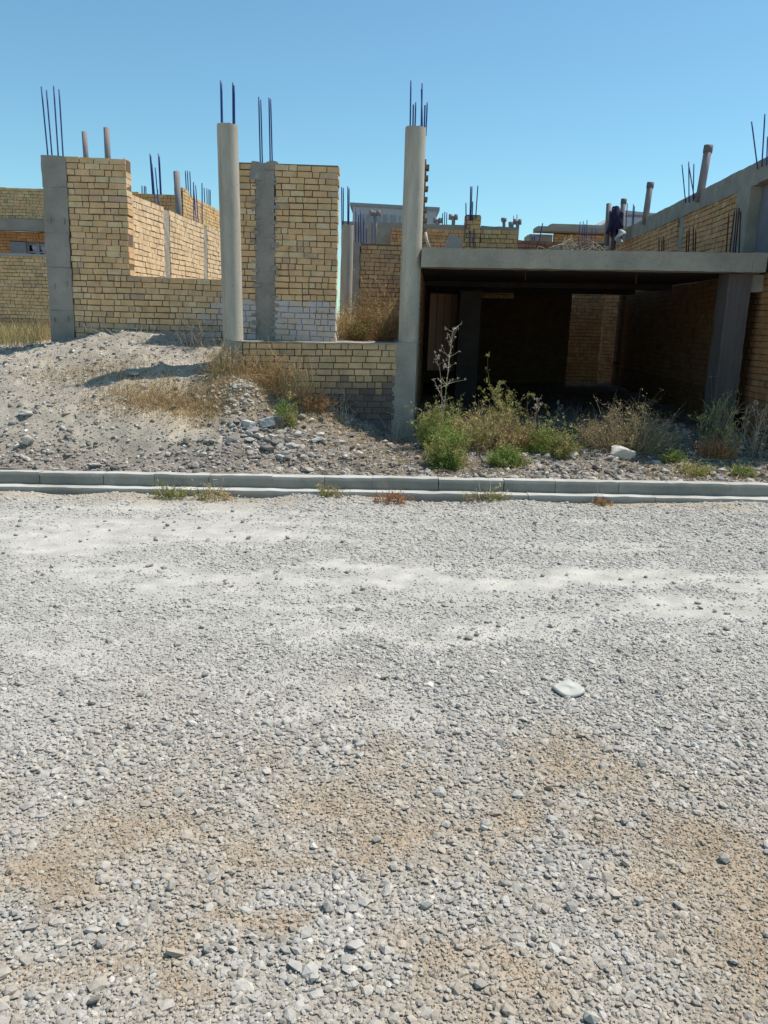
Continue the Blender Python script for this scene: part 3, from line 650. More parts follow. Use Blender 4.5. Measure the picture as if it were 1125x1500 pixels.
# pipes behind the front wall
vp = thing('pipe_stub_house', (-4.2, 14, 2.5), 'x', 'x')
bpy.data.objects.remove(vp)
def lone_pipe(bq, tq, Y, r, label, group='grey vent pipes above the walls'):
    b = atY(*bq, Y); t = atY(*tq, Y); b = b-np.array([0, 0, 0])
    o = MB().tube([[b[0], Y, 1.0], [b[0], Y, b[2]], t], r, 14).build('vent_pipe', 'pipe'); tag(o, label, 'pipe', group)
    return o
lone_pipe((126, 232), (123.5, 193), 13.5, .040, 'short grey vent pipe above the left front wall, the nearer to the rebar column')
lone_pipe((158, 232), (156, 187), 13.5, .045, 'taller grey vent pipe above the left front wall, close to its stepped corner')
lone_pipe((262, 310), (258.5, 251), 15.0, .055, 'stout grey pipe rising behind the sunlit side wall')
# building behind the side wall
rbh = thing('rear_brick_house', (-5, 19, 1), 'unfinished brick house behind the sunlit side wall, rebar sticking up from its low walls', 'house shell')
Yr = 19.0; zr = float(atY(230, 284, Yr)[2]); xa_ = atY(150, 284, Yr)[0]; xb_ = atY(259, 284, Yr)[0]
r_ = MB(); brick_wall(r_, (xa_, Yr), (1, 0), [(0, xb_-xa_, .8, zr)], .8, .2, .075, lambda s, z: brick_col()*np.array([.85, .75, .65])); r_.build('front_wall', 'brick', rbh)
o2 = np.array([atY(268, 290, 19.5)[0], 19.5]); z2 = float(atY(268, 275, 19.5)[2])
r_ = MB(); brick_wall(r_, o2, VX, [(0, .5, .8, z2), (.5, 9, .8, z2-.1)], .8, .2, .075, lambda s, z: brick_col()*np.array([.95, .95, .85])); sw2 = r_.build('side_wall', 'brick', rbh)
for (bq, tq, Y) in (((224,284),(219.5,225),19.1),((225.5,284),(221,228),19.1),((235,284),(232,225),19.1),((236.5,284),(233.5,229),19.1),((208,284),(208,272),19.2),((211,284),(211.5,272),19.2),((214,284),(213.5,273),19.2),((231,284),(231,277),19.2),
    ((273,276),(271.5,250),20),((276,278),(274.5,250),20),((279.5,280),(278,251),20),((284,318),(283.5,267),15.2),((296,330),(296,268),15.8),((300,300),(299,275),25),((303.5,302),(303,276),25),((306,304),(306,277),25),((308,305),(308,278),25)):
    rebar(sw2 if bq[0] > 260 else rbh.children[0] if rbh.children else rbh, atY(*bq, Y)-np.array([0, 0, .12]), atY(*tq, Y), .006+.0003*Y)
# ================================================================== ROOFTOPS BEHIND
fb = thing('grey_hall', (-.5, 60, 0), 'large pale grey hall with rows of narrow panels far behind the round columns', 'building')
Yf = 60
P = lambda px, py, Y=Yf: atY(px, py, Y)
x0 = P(517, 300)[0]; x1 = P(640, 300)[0]; zt = P(517, 302)[2]; z_b = 0
mb = MB(); mb.obox((0, Yf), (1, 0), x0, x1, -12, 0, z_b, zt, (.40, .42, .44)); shear(mb, -.02, x0); mb.build('wall', 'paint', fb)
mb = MB(); mb.obox((0, Yf), (1, 0), x0-.2, x1+.2, -12.2, .15, zt+.003, zt+.22, (.26, .28, .30)); shear(mb, -.02, x0); mb.build('parapet_trim', 'paint', fb)
mb = MB(); mb.obox((0, Yf), (1, 0), x0+.003, x1, .003, .06, zt-1.9, zt-1.78, (.32, .34, .36)); mb.obox((0, Yf), (1, 0), x0+.003, x1, .003, .06, zt-2.5, zt-2.42, (.32, .34, .36)); shear(mb, -.02, x0); mb.build('band', 'paint', fb)
for i, px in enumerate((532, 538, 542, 548, 556, 562, 566, 573, 578, 586, 594)):
    mb = MB(); xx = P(px, 315)[0]; w = (.10, .05)[i % 2]; h = (1.15, .7, .95)[i % 3]
    mb.obox((0, Yf), (1, 0), xx-w, xx+w, .003, .05, zt-.55-h, zt-.5, (.27, .29, .31)); mb.build('panel', 'paint', fb)
# T-topped flue, brick pier etc. on the intermediate roofs
def tee(px, py_top, py_bot, Y, label, r=.05, w=.16, flat=False):
    b = atY(px, py_bot, Y); t = atY(px, py_top, Y)
    o = thing('chimney_flue', (b[0], Y, b[2]), label, 'flue', 'chimney flues on the roofs behind')
    s = Y/20
    MB().tube([[b[0], Y, b[2]-.5], [b[0], Y, (b[2]+t[2])/2], [t[0], Y, t[2]-.05*s]], r*s, 12).build('pipe', 'pipe', o)
    c = MB()
    if flat: c.tube([[t[0], Y, t[2]-.05*s], [t[0], Y, t[2]-.03*s], [t[0], Y, t[2]+.04*s]], [r*1.1*s, w*s*.75, w*s*.8], 12)
    else:
        c.tube([[t[0]-w*s, Y, t[2]], [t[0], Y, t[2]-.005], [t[0]+w*s, Y, t[2]]], r*.95*s, 12)
        for k in (-1, 1): c.tube([[t[0]+k*w*s, Y, t[2]-.06*s], [t[0]+k*w*s, Y, t[2]], [t[0]+k*w*s, Y, t[2]+.06*s]], r*1.0*s, 12)
    c.build('cowl', 'pipe', o)
    return o
gp = MB(); Yg = 24.0
gx0 = atY(500, 340, Yg)[0]; gx1 = atY(692, 340, Yg)[0]; gz = float(atY(655, 329, Yg)[2])
rough_box(gp, (0, Yg), (1, 0), gx0, gx1, -.3, 0, .5, gz, .01, .4, seed=81)
go = gp.build('roof_parapet', 'greyconc'); tag(go, 'long plain grey parapet wall behind the right round column, flues standing on it', 'wall')
tee(549, 312, 352, 20.0, 'pale T-topped flue standing left of the right round column, among thin rebar', .045, .085)
tee(641, 323, 331, 24.1, 'grey T-topped flue just right of the right round column', .042, .062)
tee(664, 318, 331, 24.1, 'darker T-topped flue beside the tall rebar bundle of the small brick pier', .042, .066)
tee(738, 322, 334, 23.0, 'wide flat-capped flue above the low brick parapet', .036, .085, True)
tee(758, 325, 334, 23.0, 'small hooked flue at the right end of the low brick parapet', .04, .055)
sp = atY(749, 334, 23.0); tp = atY(748.5, 325, 23.0)
tag(MB().tube([sp-np.array([0,0,.3]), (sp+tp)/2, tp], .07, 12).build('pipe_stub', 'pipe'), 'plain short pipe stub between two flues above the low brick parapet', 'pipe')
def bar_bundle(name, label, bars, Y, r=.012, mat='rebar', group='rebar clusters on the roofs behind'):
    p0 = atY(*bars[0][0], Y); o = thing(name, (p0[0], Y, p0[2]), label, 'rebar', group)
    for bq, tq in bars: rebar(o, atY(*bq, Y)-np.array([0, 0, .25]), atY(*tq, Y), r, mat)
    return o
bar_bundle('rebar_cluster', 'three short rebar rods standing on the grey parapet between two flues', [((648.5,330),(648.5,312)),((651.5,330),(651.5,310)),((654.5,330),(654.5,311))], 24.1, .013)
bar_bundle('rebar_cluster', 'rebar rods in front of the grey hall, between the rear column and the T-topped flue', [((545,352),(545.5,322)),((537,356),(537,330)),((517,352),(517.5,326))], 19.5, .010)
bar_bundle('rebar_cluster', 'lone leaning rod with two short stubs in the gap right of the low brick parapet', [((788,354),(795,327)),((779.5,354),(780,345)),((783,354),(783.5,343))], 22, .016)
bar_bundle('rebar_cluster', 'thin rods at the right end of the low brick parapet', [((752,334),(752.5,316)),((757,334),(757.5,314))], 23.0, .010)
bar_bundle('rebar_cluster', 'row of thin rods in front of the beamed brick house, right of the brush heap', [((848,354),(850,325)),((853,354),(854.5,324)),((856.5,354),(857,328)),((860,354),(860,322)),((866,354),(868,330)),((873,354),(873.5,332))], 20, .010)
# small brick pier with low parapet
bp = thing('brick_parapet', (2, 15.6, 2.4), 'small bright yellow brick pier with a low grey-capped parapet above the concrete beam', 'parapet')
Yp = 15.6
ax = atY(681, 340, Yp)[0]; bx = atY(703, 340, Yp)[0]; cx_ = atY(759, 345, Yp)[0]
zp = float(atY(692, 314, Yp)[2]); zl = float(atY(730, 338, Yp)[2])
bri = lambda s, z: brick_col()*np.array([1.05, .98, .8])
mb = MB(); brick_wall(mb, (ax, Yp), (1, 0), [(0, bx-ax, 2.1, zp)], 2.1, .3, .075, bri); pr = mb.build('pier', 'brick', bp)
mb = MB(); brick_wall(mb, (bx+.01, Yp), (1, 0), [(0, cx_-bx-.01, 2.1, zl)], 2.1, .2, .075, bri); lwp = mb.build('low_parapet', 'brick', bp)
mb = MB(); rough_box(mb, (bx+.01, Yp), (1, 0), 0, cx_-bx-.02, -.2, -.01, zl+.004, zl+.075, .012, .08, seed=83); mb.build('coping', 'concrete', lwp)
for bq, tq in (((683,330),(682.5,297)),((688.5,318),(689.5,273)),((690,318),(691.5,273)),((692,318),(692.5,295)),((697,316),(700,272)),((694,357),(694.5,335)),((688,357),(688.5,338))):
    rebar(pr, atY(*bq, Yp-.02)-np.array([0, 0, .05]), atY(*tq, Yp-.02), .010)
# toothed brick pier hidden behind the right column
tp_ = MB(); Yt = 13.0; zt_ = float(atY(625, 238, Yt)[2]); xt = atY(600, 300, Yt)[0]; xe = atY(620.5, 300, Yt)[0]
k = 0
mort_ = np.array([.2, .17, .14])
z = 2.42
while z < zt_:
    e = xe+.02+(.04 if k % 2 else 0.0)+random.uniform(-.008, .008)
    tp_.obox((0, Yt), (1, 0), xt, e, -.2, 0, z, z+.062, brick_col()*np.array([.42, .42, .46]), .003)
    tp_.obox((0, Yt), (1, 0), xt+.01, xe-.012, -.19, -.01, z+.0625, z+.0745, mort_)
    z += .075; k += 1
tag(tp_.build('brick_pier', 'brick'), 'tall narrow brick pier with toothed edge half hidden behind the right round column', 'pier')
# red brick strip and blocks between
mb = MB(); Yq = 18.5; brick_wall(mb, (atY(756, 354, Yq)[0], Yq), (1, 0), [(0, 1.9, 2.0, float(atY(780, 353, Yq)[2]))], 2.0, .2, .075, lambda s, z: np.array([.30, .15, .10])*random.uniform(.8, 1.2)); tag(mb.build('brick_wall', 'brick'), 'low strip of reddish brick wall between the small parapet and the brush heap', 'wall')
mb = MB(); Yq = 20.2; brick_wall(mb, (atY(573, 340, Yq)[0], Yq), (1, 0), [(0, 1.9, 1.6, float(atY(590, 334, Yq)[2]))], 1.6, .2, .075, lambda s, z: brick_col()*np.array([1, .8, .68])); tag(mb.build('brick_wall', 'brick'), 'short brick wall with pale top seen left and right of the right round column', 'wall')
# sloped grey stair slab left of the column
q = [atY(552, 354, 20.6), atY(597, 354, 20.6), atY(597, 328, 20.6), atY(580, 330, 20.6), atY(556, 350, 20.6)]
V = np.array([[p[0], 20.6, p[2]] for p in q]+[[p[0], 21.8, p[2]] for p in q]); V[0, 2] -= .4; V[1, 2] -= .4; V[5, 2] -= .4; V[6, 2] -= .4
mb = MB(); mb.add(V, [np.array([[0,1,2,3,4]]), np.array([[9,8,7,6,5]]), np.array([[i, i+5, (i+1) % 5+5, (i+1) % 5] for i in range(5)])], (1,1,1)); tag(mb.build('stair_slab', 'greyconc'), 'sloping grey concrete stair slab behind the short brick wall left of the right column', 'stair slab')
# pale tilted board and leaning plank by the column
mb = MB(); a = atY(633, 357, 14); mb.obox((a[0]+.02, 14), (1, 0), 0, .24, -.03, 0, 2.3, float(atY(645, 341, 14)[2]), (.42, .38, .33)); 
o_ = mb.build('board', 'paint'); o_.rotation_euler = (0, .35, 0); tag(o_, 'pale scrap board leaning on the garage roof beside the small brick pier', 'board')
a = atY(623, 340, 11); b = atY(628, 362, 11)
mb = MB(); mb.tube([a, (a+b)/2+np.array([.0, 0, -.02]), b+np.array([.03, 0, -.05])], .018, 8, (.5, .45, .38)); tag(mb.build('wooden_prop', 'twig'), 'pale stick leaning against the back of the right round column above the beam', 'stick')
# beamed brick house right rear
bh = thing('beamed_house', (8, 26, 0), 'low brick house with dark eaves and a grey concrete band behind the brush heap', 'house')
Yb = 26; hx0 = atY(812, 345, Yb)[0]; hx1 = atY(935, 345, Yb)[0]; zz1 = float(atY(860, 338, Yb)[2]); zz2 = float(atY(860, 343, Yb)[2])
mb = MB(); brick_wall(mb, (hx0, Yb), (1, 0), [(0, hx1-hx0, 1.5, zz2)], 1.5, .2, .08, lambda s, z: brick_col()*np.array([.85, .75, .68])); mb.build('wall', 'brick', bh)
mb = MB(); rough_box(mb, (hx0, Yb-.5), (1, 0), -.6, hx1-hx0+.3, -.8, 0, zz2+.01, zz2+.13, .01, .3, seed=91); mb.build('eaves_slab', 'greyconc', bh)
mb = MB(); rough_box(mb, (hx0, Yb-.2), (1, 0), -.1, hx1-hx0+.3, -1.5, -.2, zz2+.15, zz2+.27, .01, .3, seed=92); mb.build('upper_band', 'greyconc', bh)
mb = MB(); rough_box(mb, (hx0-.75, Yb), (1, 0), 0, .7, -1, 0, 1.5, zz2-.05, .01, .2, seed=93); mb.build('side_block', 'greyconc', bh)
# grey gable hall right rear
gh = thing('gable_hall', (16, 45, 0), 'pale grey gable-ended hall with a dotted vent line behind the leaning vent pipes', 'building')
Yh2 = 45.0; prof = [(858, 345), (905, 314), (915, 308), (1020, 318), (1020, 360), (858, 360)]
V = [atY(a, b, Yh2) for a, b in prof]; V[-1][2] = 0; V[-2][2] = 0; V[-1][0] = V[0][0]; V[-2][0] = V[-3][0]; n = len(V)
V = np.array([[p[0], Yh2, p[2]] for p in V]+[[p[0], Yh2+10, p[2]] for p in V])
mb = MB(); mb.add(V, [np.arange(n)[None, ::-1], (np.arange(n)+n)[None], np.array([[i, (i+1) % n, (i+1) % n+n, i+n] for i in range(n)])], (.42, .42, .43)); mb.build('wall', 'paint', gh)
mb = MB()
for px in np.arange(908, 1000, 3.2): a = atY(px, 316+(px-908)*.02, Yh2); mb.obox((a[0], Yh2), (1, 0), -.03, .03, .003, .04, a[2]-.06, a[2]+.06, (.18, .18, .2))
mb.build('vent_row', 'paint', gh)
# post with a jacket
jp = atY(902, 352, 16.7); jt = atY(903, 305, 16.7)
post = MB().tube([[jp[0]-.05, 16.55, 2.47], [jp[0]-.04, 16.7, jp[2]], [jt[0]-.03, 16.7, jt[2]]], .05, 8, (.10, .08, .07)).build('post', 'twig')
tag(post, 'dark wooden post with cloth draped on it at the foot of the concrete ring beam', 'post')
jk = MB(); V = []; C_ = []
nn, mm = 18, 14
for i in range(nn):
    t = i/(nn-1); zc_ = jt[2]+.03-t*(.50+.0)
    for j in range(mm):
        a = j*2*math.pi/mm; w = .055+.055*math.sin(min(1, t*1.3)*math.pi*.75)+.022*math.sin(a*3+t*7)+.03*math.sin(a-t*4)*t
        V.append([jt[0]-.01+.05*t*math.sin(t*3)+w*math.cos(a), 16.7+.75*w*math.sin(a), zc_-.09*math.sin(a*2+1)*t+.04*(vn(a*2, t*5, 3)-.5)])
        C_.append((.035, .025, .055))
i = np.arange(nn-1)[:, None]*mm; j = np.arange(mm)[None]; j2 = (j+1) % mm
jk.add(V, [np.stack([i+j, i+j2, i+mm+j2, i+mm+j], -1).reshape(-1, 4)[:, ::-1], np.arange(mm)[None]], np.array(C_), True)
for sx, ln in ((-1, .42), (1, .30)):
    a0 = np.array([jt[0]+sx*.085, 16.68, jt[2]-.06]); tt = np.linspace(0, 1, 7)[:, None]
    P_ = a0+tt*np.array([sx*.05, -.03, -ln])+np.sin(tt*5+sx)*np.array([.018, 0, 0]); jk.tube(P_, np.array([.034, .038, .034, .038, .032, .034, .036]), 9, (.04, .03, .065))
tag(jk.build('jacket', 'cloth'), 'dark navy jacket hung over the post at the end of the ring beam', 'jacket')
wr = MB(); V = []
for i in range(10):
    t = i/9
    for j in range(10):
        a = j*2*math.pi/10; w = .035+.035*math.sin(t*3)+.02*math.sin(a*2+t*9); V.append([jt[0]+.09+.04*math.sin(t*7)+w*math.cos(a), 16.6+w*.7*math.sin(a), jt[2]-.40-t*.24])
i = np.arange(9)[:, None]*10; j = np.arange(10)[None]; j2 = (j+1) % 10
wr.add(V, [np.stack([i+j, i+j2, i+10+j2, i+10+j], -1).reshape(-1, 4)[:, ::-1], np.arange(10)[None], np.arange(90, 100)[None, ::-1]], (.55, .53, .48), True)
tag(wr.build('rag', 'cloth'), 'crumpled whitish rag dangling below the navy jacket', 'rag')

# ================================================================== PLANTS
def leaves(mb, P, D, L, W, cols):
    # small folded leaf blades at points P along directions D
    n = len(P); D = D/(np.linalg.norm(D, axis=1)[:, None]+1e-9); R = rng.normal(size=(n, 3)); S = np.cross(D, R); S /= np.linalg.norm(S, axis=1)[:, None]+1e-9
    L = L[:, None]; W = W[:, None]
    V = np.stack([P, P+D*L*.5+S*W, P+D*L, P+D*L*.5-S*W], 1).reshape(-1, 3)
    F = (np.arange(n)*4)[:, None]+np.arange(4)[None]
    mb.add(V, F, np.repeat(cols, 4, 0), False)
def stems(mb, B, Tp, r, cols, curve=.15, seg=4, rt=.35):
    # many curved three-sided stems at once; returns sample points
    n = len(B); t = np.linspace(0, 1, seg+1); mid = rng.normal(0, 1, (n, 3))*curve*np.linalg.norm(Tp-B, axis=1)[:, None]
    P = B[:, None]*(1-t)[None, :, None]+Tp[:, None]*t[None, :, None]+mid[:, None]*(4*t*(1-t))[None, :, None]*.5
    Dv = Tp-B; Dv /= np.linalg.norm(Dv, axis=1)[:, None]+1e-9; A = np.cross(Dv, rng.normal(size=(n, 3))); A /= np.linalg.norm(A, axis=1)[:, None]; Bv = np.cross(Dv, A)
    rr = (np.asarray(r).reshape(-1, 1)*(1-(1-rt)*t)[None])
    V = np.stack([P+rr[..., None]*(math.cos(k)*A+math.sin(k)*Bv)[:, None] for k in (0, 2.094, 4.189)], 2)  # n,seg+1,3,3
    V = V.reshape(-1, 3); base = (np.arange(n)*(seg+1)*3)[:, None, None]; i = (np.arange(seg)*3)[None, :, None]; j = np.arange(3)[None, None]; j2 = (j+1) % 3
    F = np.stack([base+i+j, base+i+j2, base+i+3+j2, base+i+3+j], -1).reshape(-1, 4)
    mb.add(V, F, np.repeat(cols, (seg+1)*3, 0), False)
    return P
GREEN = np.array([.19, .25, .06]); OLIVE = np.array([.36, .33, .125]); STRAW = np.array([.54, .41, .22]); RUSTY = np.array([.38, .21, .10]); TWIG = np.array([.40, .34, .26])
def cvar(c, n, v=.2): return np.asarray(c)*np.exp(rng.normal(0, v, (n, 1)))*np.exp(rng.normal(0, .06, (n, 3)))
def bush(name, label, cat, x, y, w, h, dpt, nst, nlf, cst, clf, leaf=(.018, .05), r=.003, mat='plant', spread=1.0, zoff=0, group=None, heads=0, chead=None, base_z=None, branch=3, lw_=.0, droop=0):
    nlf = int(nlf*1.8); nst = int(nst*1.4) if nst > 40 else nst
    z = (float(lot_h(x, y)) if y > 7.66 else float(road_h(x, y))) if base_z is None else base_z
    mb = MB(); o = np.array([x, y, z+zoff-.02])
    a = rng.uniform(0, 6.283, nst); q = np.sqrt(rng.rand(nst))
    B = o+np.stack([np.cos(a)*q*w*.28, np.sin(a)*q*dpt*.28, 0*a], 1)
    el = rng.uniform(.40, 1.0, nst)*np.where(rng.rand(nst) < .08, 1.3, 1)
    Tp = o+np.stack([np.cos(a)*q*w*.5*spread*rng.uniform(.7, 1.1, nst), np.sin(a)*q*dpt*.5*spread*rng.uniform(.7, 1.1, nst), h*el*np.sqrt(np.clip(1-.75*q**2, .1, 1))], 1)
    P = stems(mb, B, Tp, np.full(nst, r), cvar(cst, nst), .24)
    pts_ = P[:, 1:].reshape(-1, 3); D0 = np.repeat(Tp-B, 4, 0)
    if branch:
        nb_ = nst*branch; idx = rng.randint(0, nst, nb_); k = rng.randint(1, 5, nb_)
        B2 = P[idx, k]; dv = (Tp-B)[idx]; ln = np.linalg.norm(dv, axis=1)[:, None]
        T2 = B2+(dv/ln*.6+rng.normal(0, .68, (nb_, 3))+np.array([0, 0, .25-droop]))*ln*rng.uniform(.15, .42, (nb_, 1))
        T2[:, 2] = np.maximum(T2[:, 2], o[2]+.02)
        P2 = stems(mb, B2, T2, np.full(nb_, r*.6), cvar(cst, nb_), .12, 3)
        pts_ = np.concatenate([pts_, P2[:, 1:].reshape(-1, 3)]); D0 = np.concatenate([D0, np.repeat(T2-B2, 3, 0)])
        tips = np.concatenate([T2, Tp])
    else: tips = Tp
    if nlf:
        idx = rng.randint(0, len(pts_), nlf)
        Pl = pts_[idx]+rng.normal(0, .012, (nlf, 3)); Pl[:, 2] = np.maximum(Pl[:, 2], o[2]+.02)
        D = D0[idx]/(np.linalg.norm(D0[idx], axis=1)[:, None]+1e-9)+rng.normal(0, .9, (nlf, 3))
        if isinstance(clf, list):
            w_ = rng.rand(nlf); nz = fbm(Pl[:, 0]*5, Pl[:, 2]*5+Pl[:, 1]*3, 2, 7); cc_ = np.where(((nz-.5)*3+w_)[:, None] > .5, cvar(clf[0], nlf), cvar(clf[1], nlf))
        else: cc_ = cvar(clf, nlf)
        L = rng.uniform(*leaf, nlf)*.85; leaves(mb, Pl, D, L, L*.13+lw_, cc_)
    if heads:
        idx = rng.randint(0, len(tips), heads); Ph = np.repeat(tips[idx], 10, 0); n = len(Ph)
        leaves(mb, Ph, rng.normal(size=(n, 3))+np.array([0, 0, .5]), rng.uniform(.015, .04, n), np.full(n, .004), cvar(chead if chead is not None else STRAW, n))
    ob = mb.build(name, mat, loc=(x, y, z)); return tag(ob, label, cat, group)
def XY(px, py, Y): p = atY(px, py, Y); return float(p[0]), Y
G1 = 'weeds in front of the garage'
bush('green_bush', 'bright green feathery bush at the kerb by the right pedestal', 'bush', *XY(651, 690, 8.05), .42, .38, .40, 80, 5200, GREEN*.9, [GREEN*1.25, OLIVE], (.02, .05), group=G1)
bush('green_bush', 'small low green bush at the kerb in front of the big straw-coloured weeds', 'bush', *XY(742, 686, 8.1), .44, .17, .34, 60, 2600, GREEN, [GREEN*1.15, OLIVE], (.02, .045), group=G1)
bush('weed_clump', 'tall olive weed clump growing against the right pedestal of the low wall', 'weed', *XY(640, 662, 8.75), .56, .48, .45, 80, 3600, OLIVE, [OLIVE*1.05, GREEN*1.1], (.018, .045), group=G1, heads=50, chead=OLIVE*1.3)
bush('weed_clump', 'wide straw-and-green weed clump, the biggest in front of the dark garage', 'weed', *XY(705, 655, 8.7), 1.15, .44, .6, 190, 5200, STRAW*.9, [STRAW*.85, OLIVE*1.1], (.015, .045), group=G1, heads=120, chead=OLIVE*1.4, droop=.1)
bush('weed_clump', 'yellow-green umbel weed rising highest before the dark garage opening', 'weed', *XY(732, 640, 8.9), .50, .68, .4, 40, 1500, OLIVE*1.1, OLIVE*1.25, (.015, .04), group=G1, heads=320, chead=np.array([.34, .31, .12]), spread=.9)
bush('weed_clump', 'dense green weed clump at the right end of the garage weeds, beside the brush', 'weed', *XY(805, 660, 8.6), .62, .34, .5, 110, 4600, GREEN, [GREEN*1.15, OLIVE*.9], (.018, .045), group=G1, heads=20)
bush('weed_clump', 'rust-brown dry weed clump between the straw weeds and the dense green ones', 'weed', *XY(770, 650, 8.75), .5, .40, .45, 90, 1500, RUSTY*1.1, [RUSTY*1.3, OLIVE], (.015, .04), group=G1, heads=30)
def stalk(name, label, x, y, h, nb_, lean=.0, r=.005, col=TWIG, group=None, heads=True, z=None, spread=.35):
    z = float(lot_h(x, y)) if z is None else z; mb = MB(); o = np.array([[x, y, z-.03]]); tp = np.array([[x+lean*h, y, z+h]])
    P = stems(mb, o, tp, [r], cvar(col, 1, .05), .05, 8)[0]
    k = rng.randint(2, 9, nb_); B = P[k]+0; T_ = B+np.stack([rng.normal(0, spread*.5, nb_), rng.normal(0, spread*.5, nb_), rng.uniform(.05, .3, nb_)], 1)*h*.55
    P2 = stems(mb, B, T_, np.full(nb_, r*.6), cvar(col, nb_, .1), .1, 3)
    n3 = nb_*3; i = rng.randint(0, nb_, n3); B3 = P2[i, rng.randint(1, 4, n3)]; T3 = B3+np.stack([rng.normal(0, .5, n3), rng.normal(0, .5, n3), rng.uniform(0, .9, n3)], 1)*h*.11
    stems(mb, B3, T3, np.full(n3, r*.4), cvar(col, n3, .1), .1, 2)
    if heads:
        Ph = np.repeat(np.concatenate([T3, T_]), 7, 0); n = len(Ph); leaves(mb, Ph, rng.normal(size=(n, 3)), rng.uniform(.012, .03, n), np.full(n, .0035), cvar(col, n))
    return tag(mb.build(name, 'twig', loc=(x, y, z)), label, 'weed', group)
G2 = 'dead stalks before the dark opening'
stalk('dry_stalk', 'tallest thin dead stalk standing against the dark garage by the right round column', *XY(645, 640, 8.95), 1.18, 9, .06, .006, TWIG*1.2, G2, spread=.12)
stalk('dry_stalk', 'branched grey dead stalk left of the tallest stalk at the garage edge', *XY(640, 640, 8.9), .86, 9, -.01, .006, TWIG, G2, spread=.4)
stalk('dry_stalk', 'grey forked dead stalk in the gap between the weeds and the brush', *XY(782, 632, 9.0), .52, 8, .03, .005, TWIG, G2)
stalk('dry_stalk', 'short dead stalk in front of the lit brick doorway', *XY(815, 615, 9.5), .40, 7, .02, .004, TWIG*.8, G2)
# tumbleweed heap
bush('brush_heap', 'tangled heap of pale dry brush lying over a white block before the garage', 'brush', *XY(915, 648, 8.8), 1.25, .50, .7, 210, 2600, np.array([.36, .28, .18]), [STRAW*.9, OLIVE], (.015, .04), r=.0035, heads=60, chead=STRAW, droop=.25, branch=4)
bush('brush_heap', 'grey twiggy scrub in the shade at the garage mouth', 'brush', *XY(860, 625, 9.5), 1.1, .34, .5, 120, 300, TWIG*.6, TWIG*.6, (.015, .03), r=.003, branch=4, droop=.2)
bush('scrub_bush', 'greenish twiggy bush against the corner column', 'bush', *XY(1052, 655, 8.7), .46, .62, .4, 36, 1500, TWIG*.9, [OLIVE, GREEN*1.1], (.015, .04), r=.004, heads=40, chead=OLIVE*1.2)
bush('scrub_bush', 'bare grey twiggy bush at the right edge below the brick wall', 'bush', *XY(1094, 668, 8.6), .66, .66, .5, 22, 160, TWIG*.8, TWIG*.8, (.015, .03), r=.0045, mat='twig', branch=8, heads=30, chead=TWIG, droop=.12)
bush('dry_tuft', 'rust-brown dry tuft at the foot of the greenish twiggy bush', 'weed', *XY(1050, 662, 8.5), .5, .22, .35, 90, 700, RUSTY, RUSTY*1.2, (.015, .04))
G3 = 'small tufts along the kerb'
for (px, py, Y, w, h, col, lab) in ((1018, 698, 7.95, .36, .16, OLIVE*1.15, 'pale olive tuft just behind the kerb, below the corner column'),
        (985, 672, 8.4, .3, .14, GREEN, 'small green tuft amid rubble right of the white scrap'),
        (1085, 690, 8.05, .34, .10, GREEN, 'flat green tuft behind the kerb at the right edge')):
    bush('grass_tuft', lab, 'tuft', *XY(px, py, Y), w, h, .3, 60, 500, col, [col, OLIVE], (.02, .05), group=G3)
for (px, py, w, h, c1, c2, lab) in ((250, 727, .42, .17, OLIVE, GREEN*1.1, 'leftmost green tuft at the foot of the kerb'),
        (310, 729, .55, .16, OLIVE, STRAW, 'wide olive tuft at the kerb, next right from the leftmost one'),
        (482, 730, .40, .12, OLIVE, STRAW*.8, 'low olive tuft at the kerb below the sooty low wall'),
        (568, 739, .52, .13, RUSTY*1.3, np.array([.36, .17, .08]), 'rusty orange dry tuft at the kerb'),
        (712, 736, .62, .12, STRAW*.8, OLIVE, 'straw-coloured tuft at the kerb below the small low green bush'),
        (870, 736, .3, .07, RUSTY, STRAW*.7, 'tiny brown tuft at the kerb, rightmost of the kerb tufts')):
    p = atZ(px, py, .0); bush('grass_tuft', lab, 'tuft', float(p[0]), min(float(p[1]), 7.36), w*.8, h, .15, 34, 260, c1, [c1, c2], (.02, .05), group=G3, r=.0028)
for (px, h, n, lab) in ((245, .26, 7, 'thin pale dry stalks rising from the leftmost kerb tuft'), (305, .24, 6, 'thin pale dry stalks rising from the wide olive kerb tuft'), (718, .30, 6, 'thin straw stalks crossing the kerb below the small low green bush'), (860, .22, 5, 'few brownish stalks rising from the tiny brown kerb tuft')):
    p = atZ(px, 731, 0); bush('dry_stalks', lab, 'stalks', float(p[0]), 7.34, .5, h, .15, n, 20, TWIG*1.3, TWIG, (.01, .02), r=.0035, mat='twig', branch=1, group='dry stalks along the kerb')
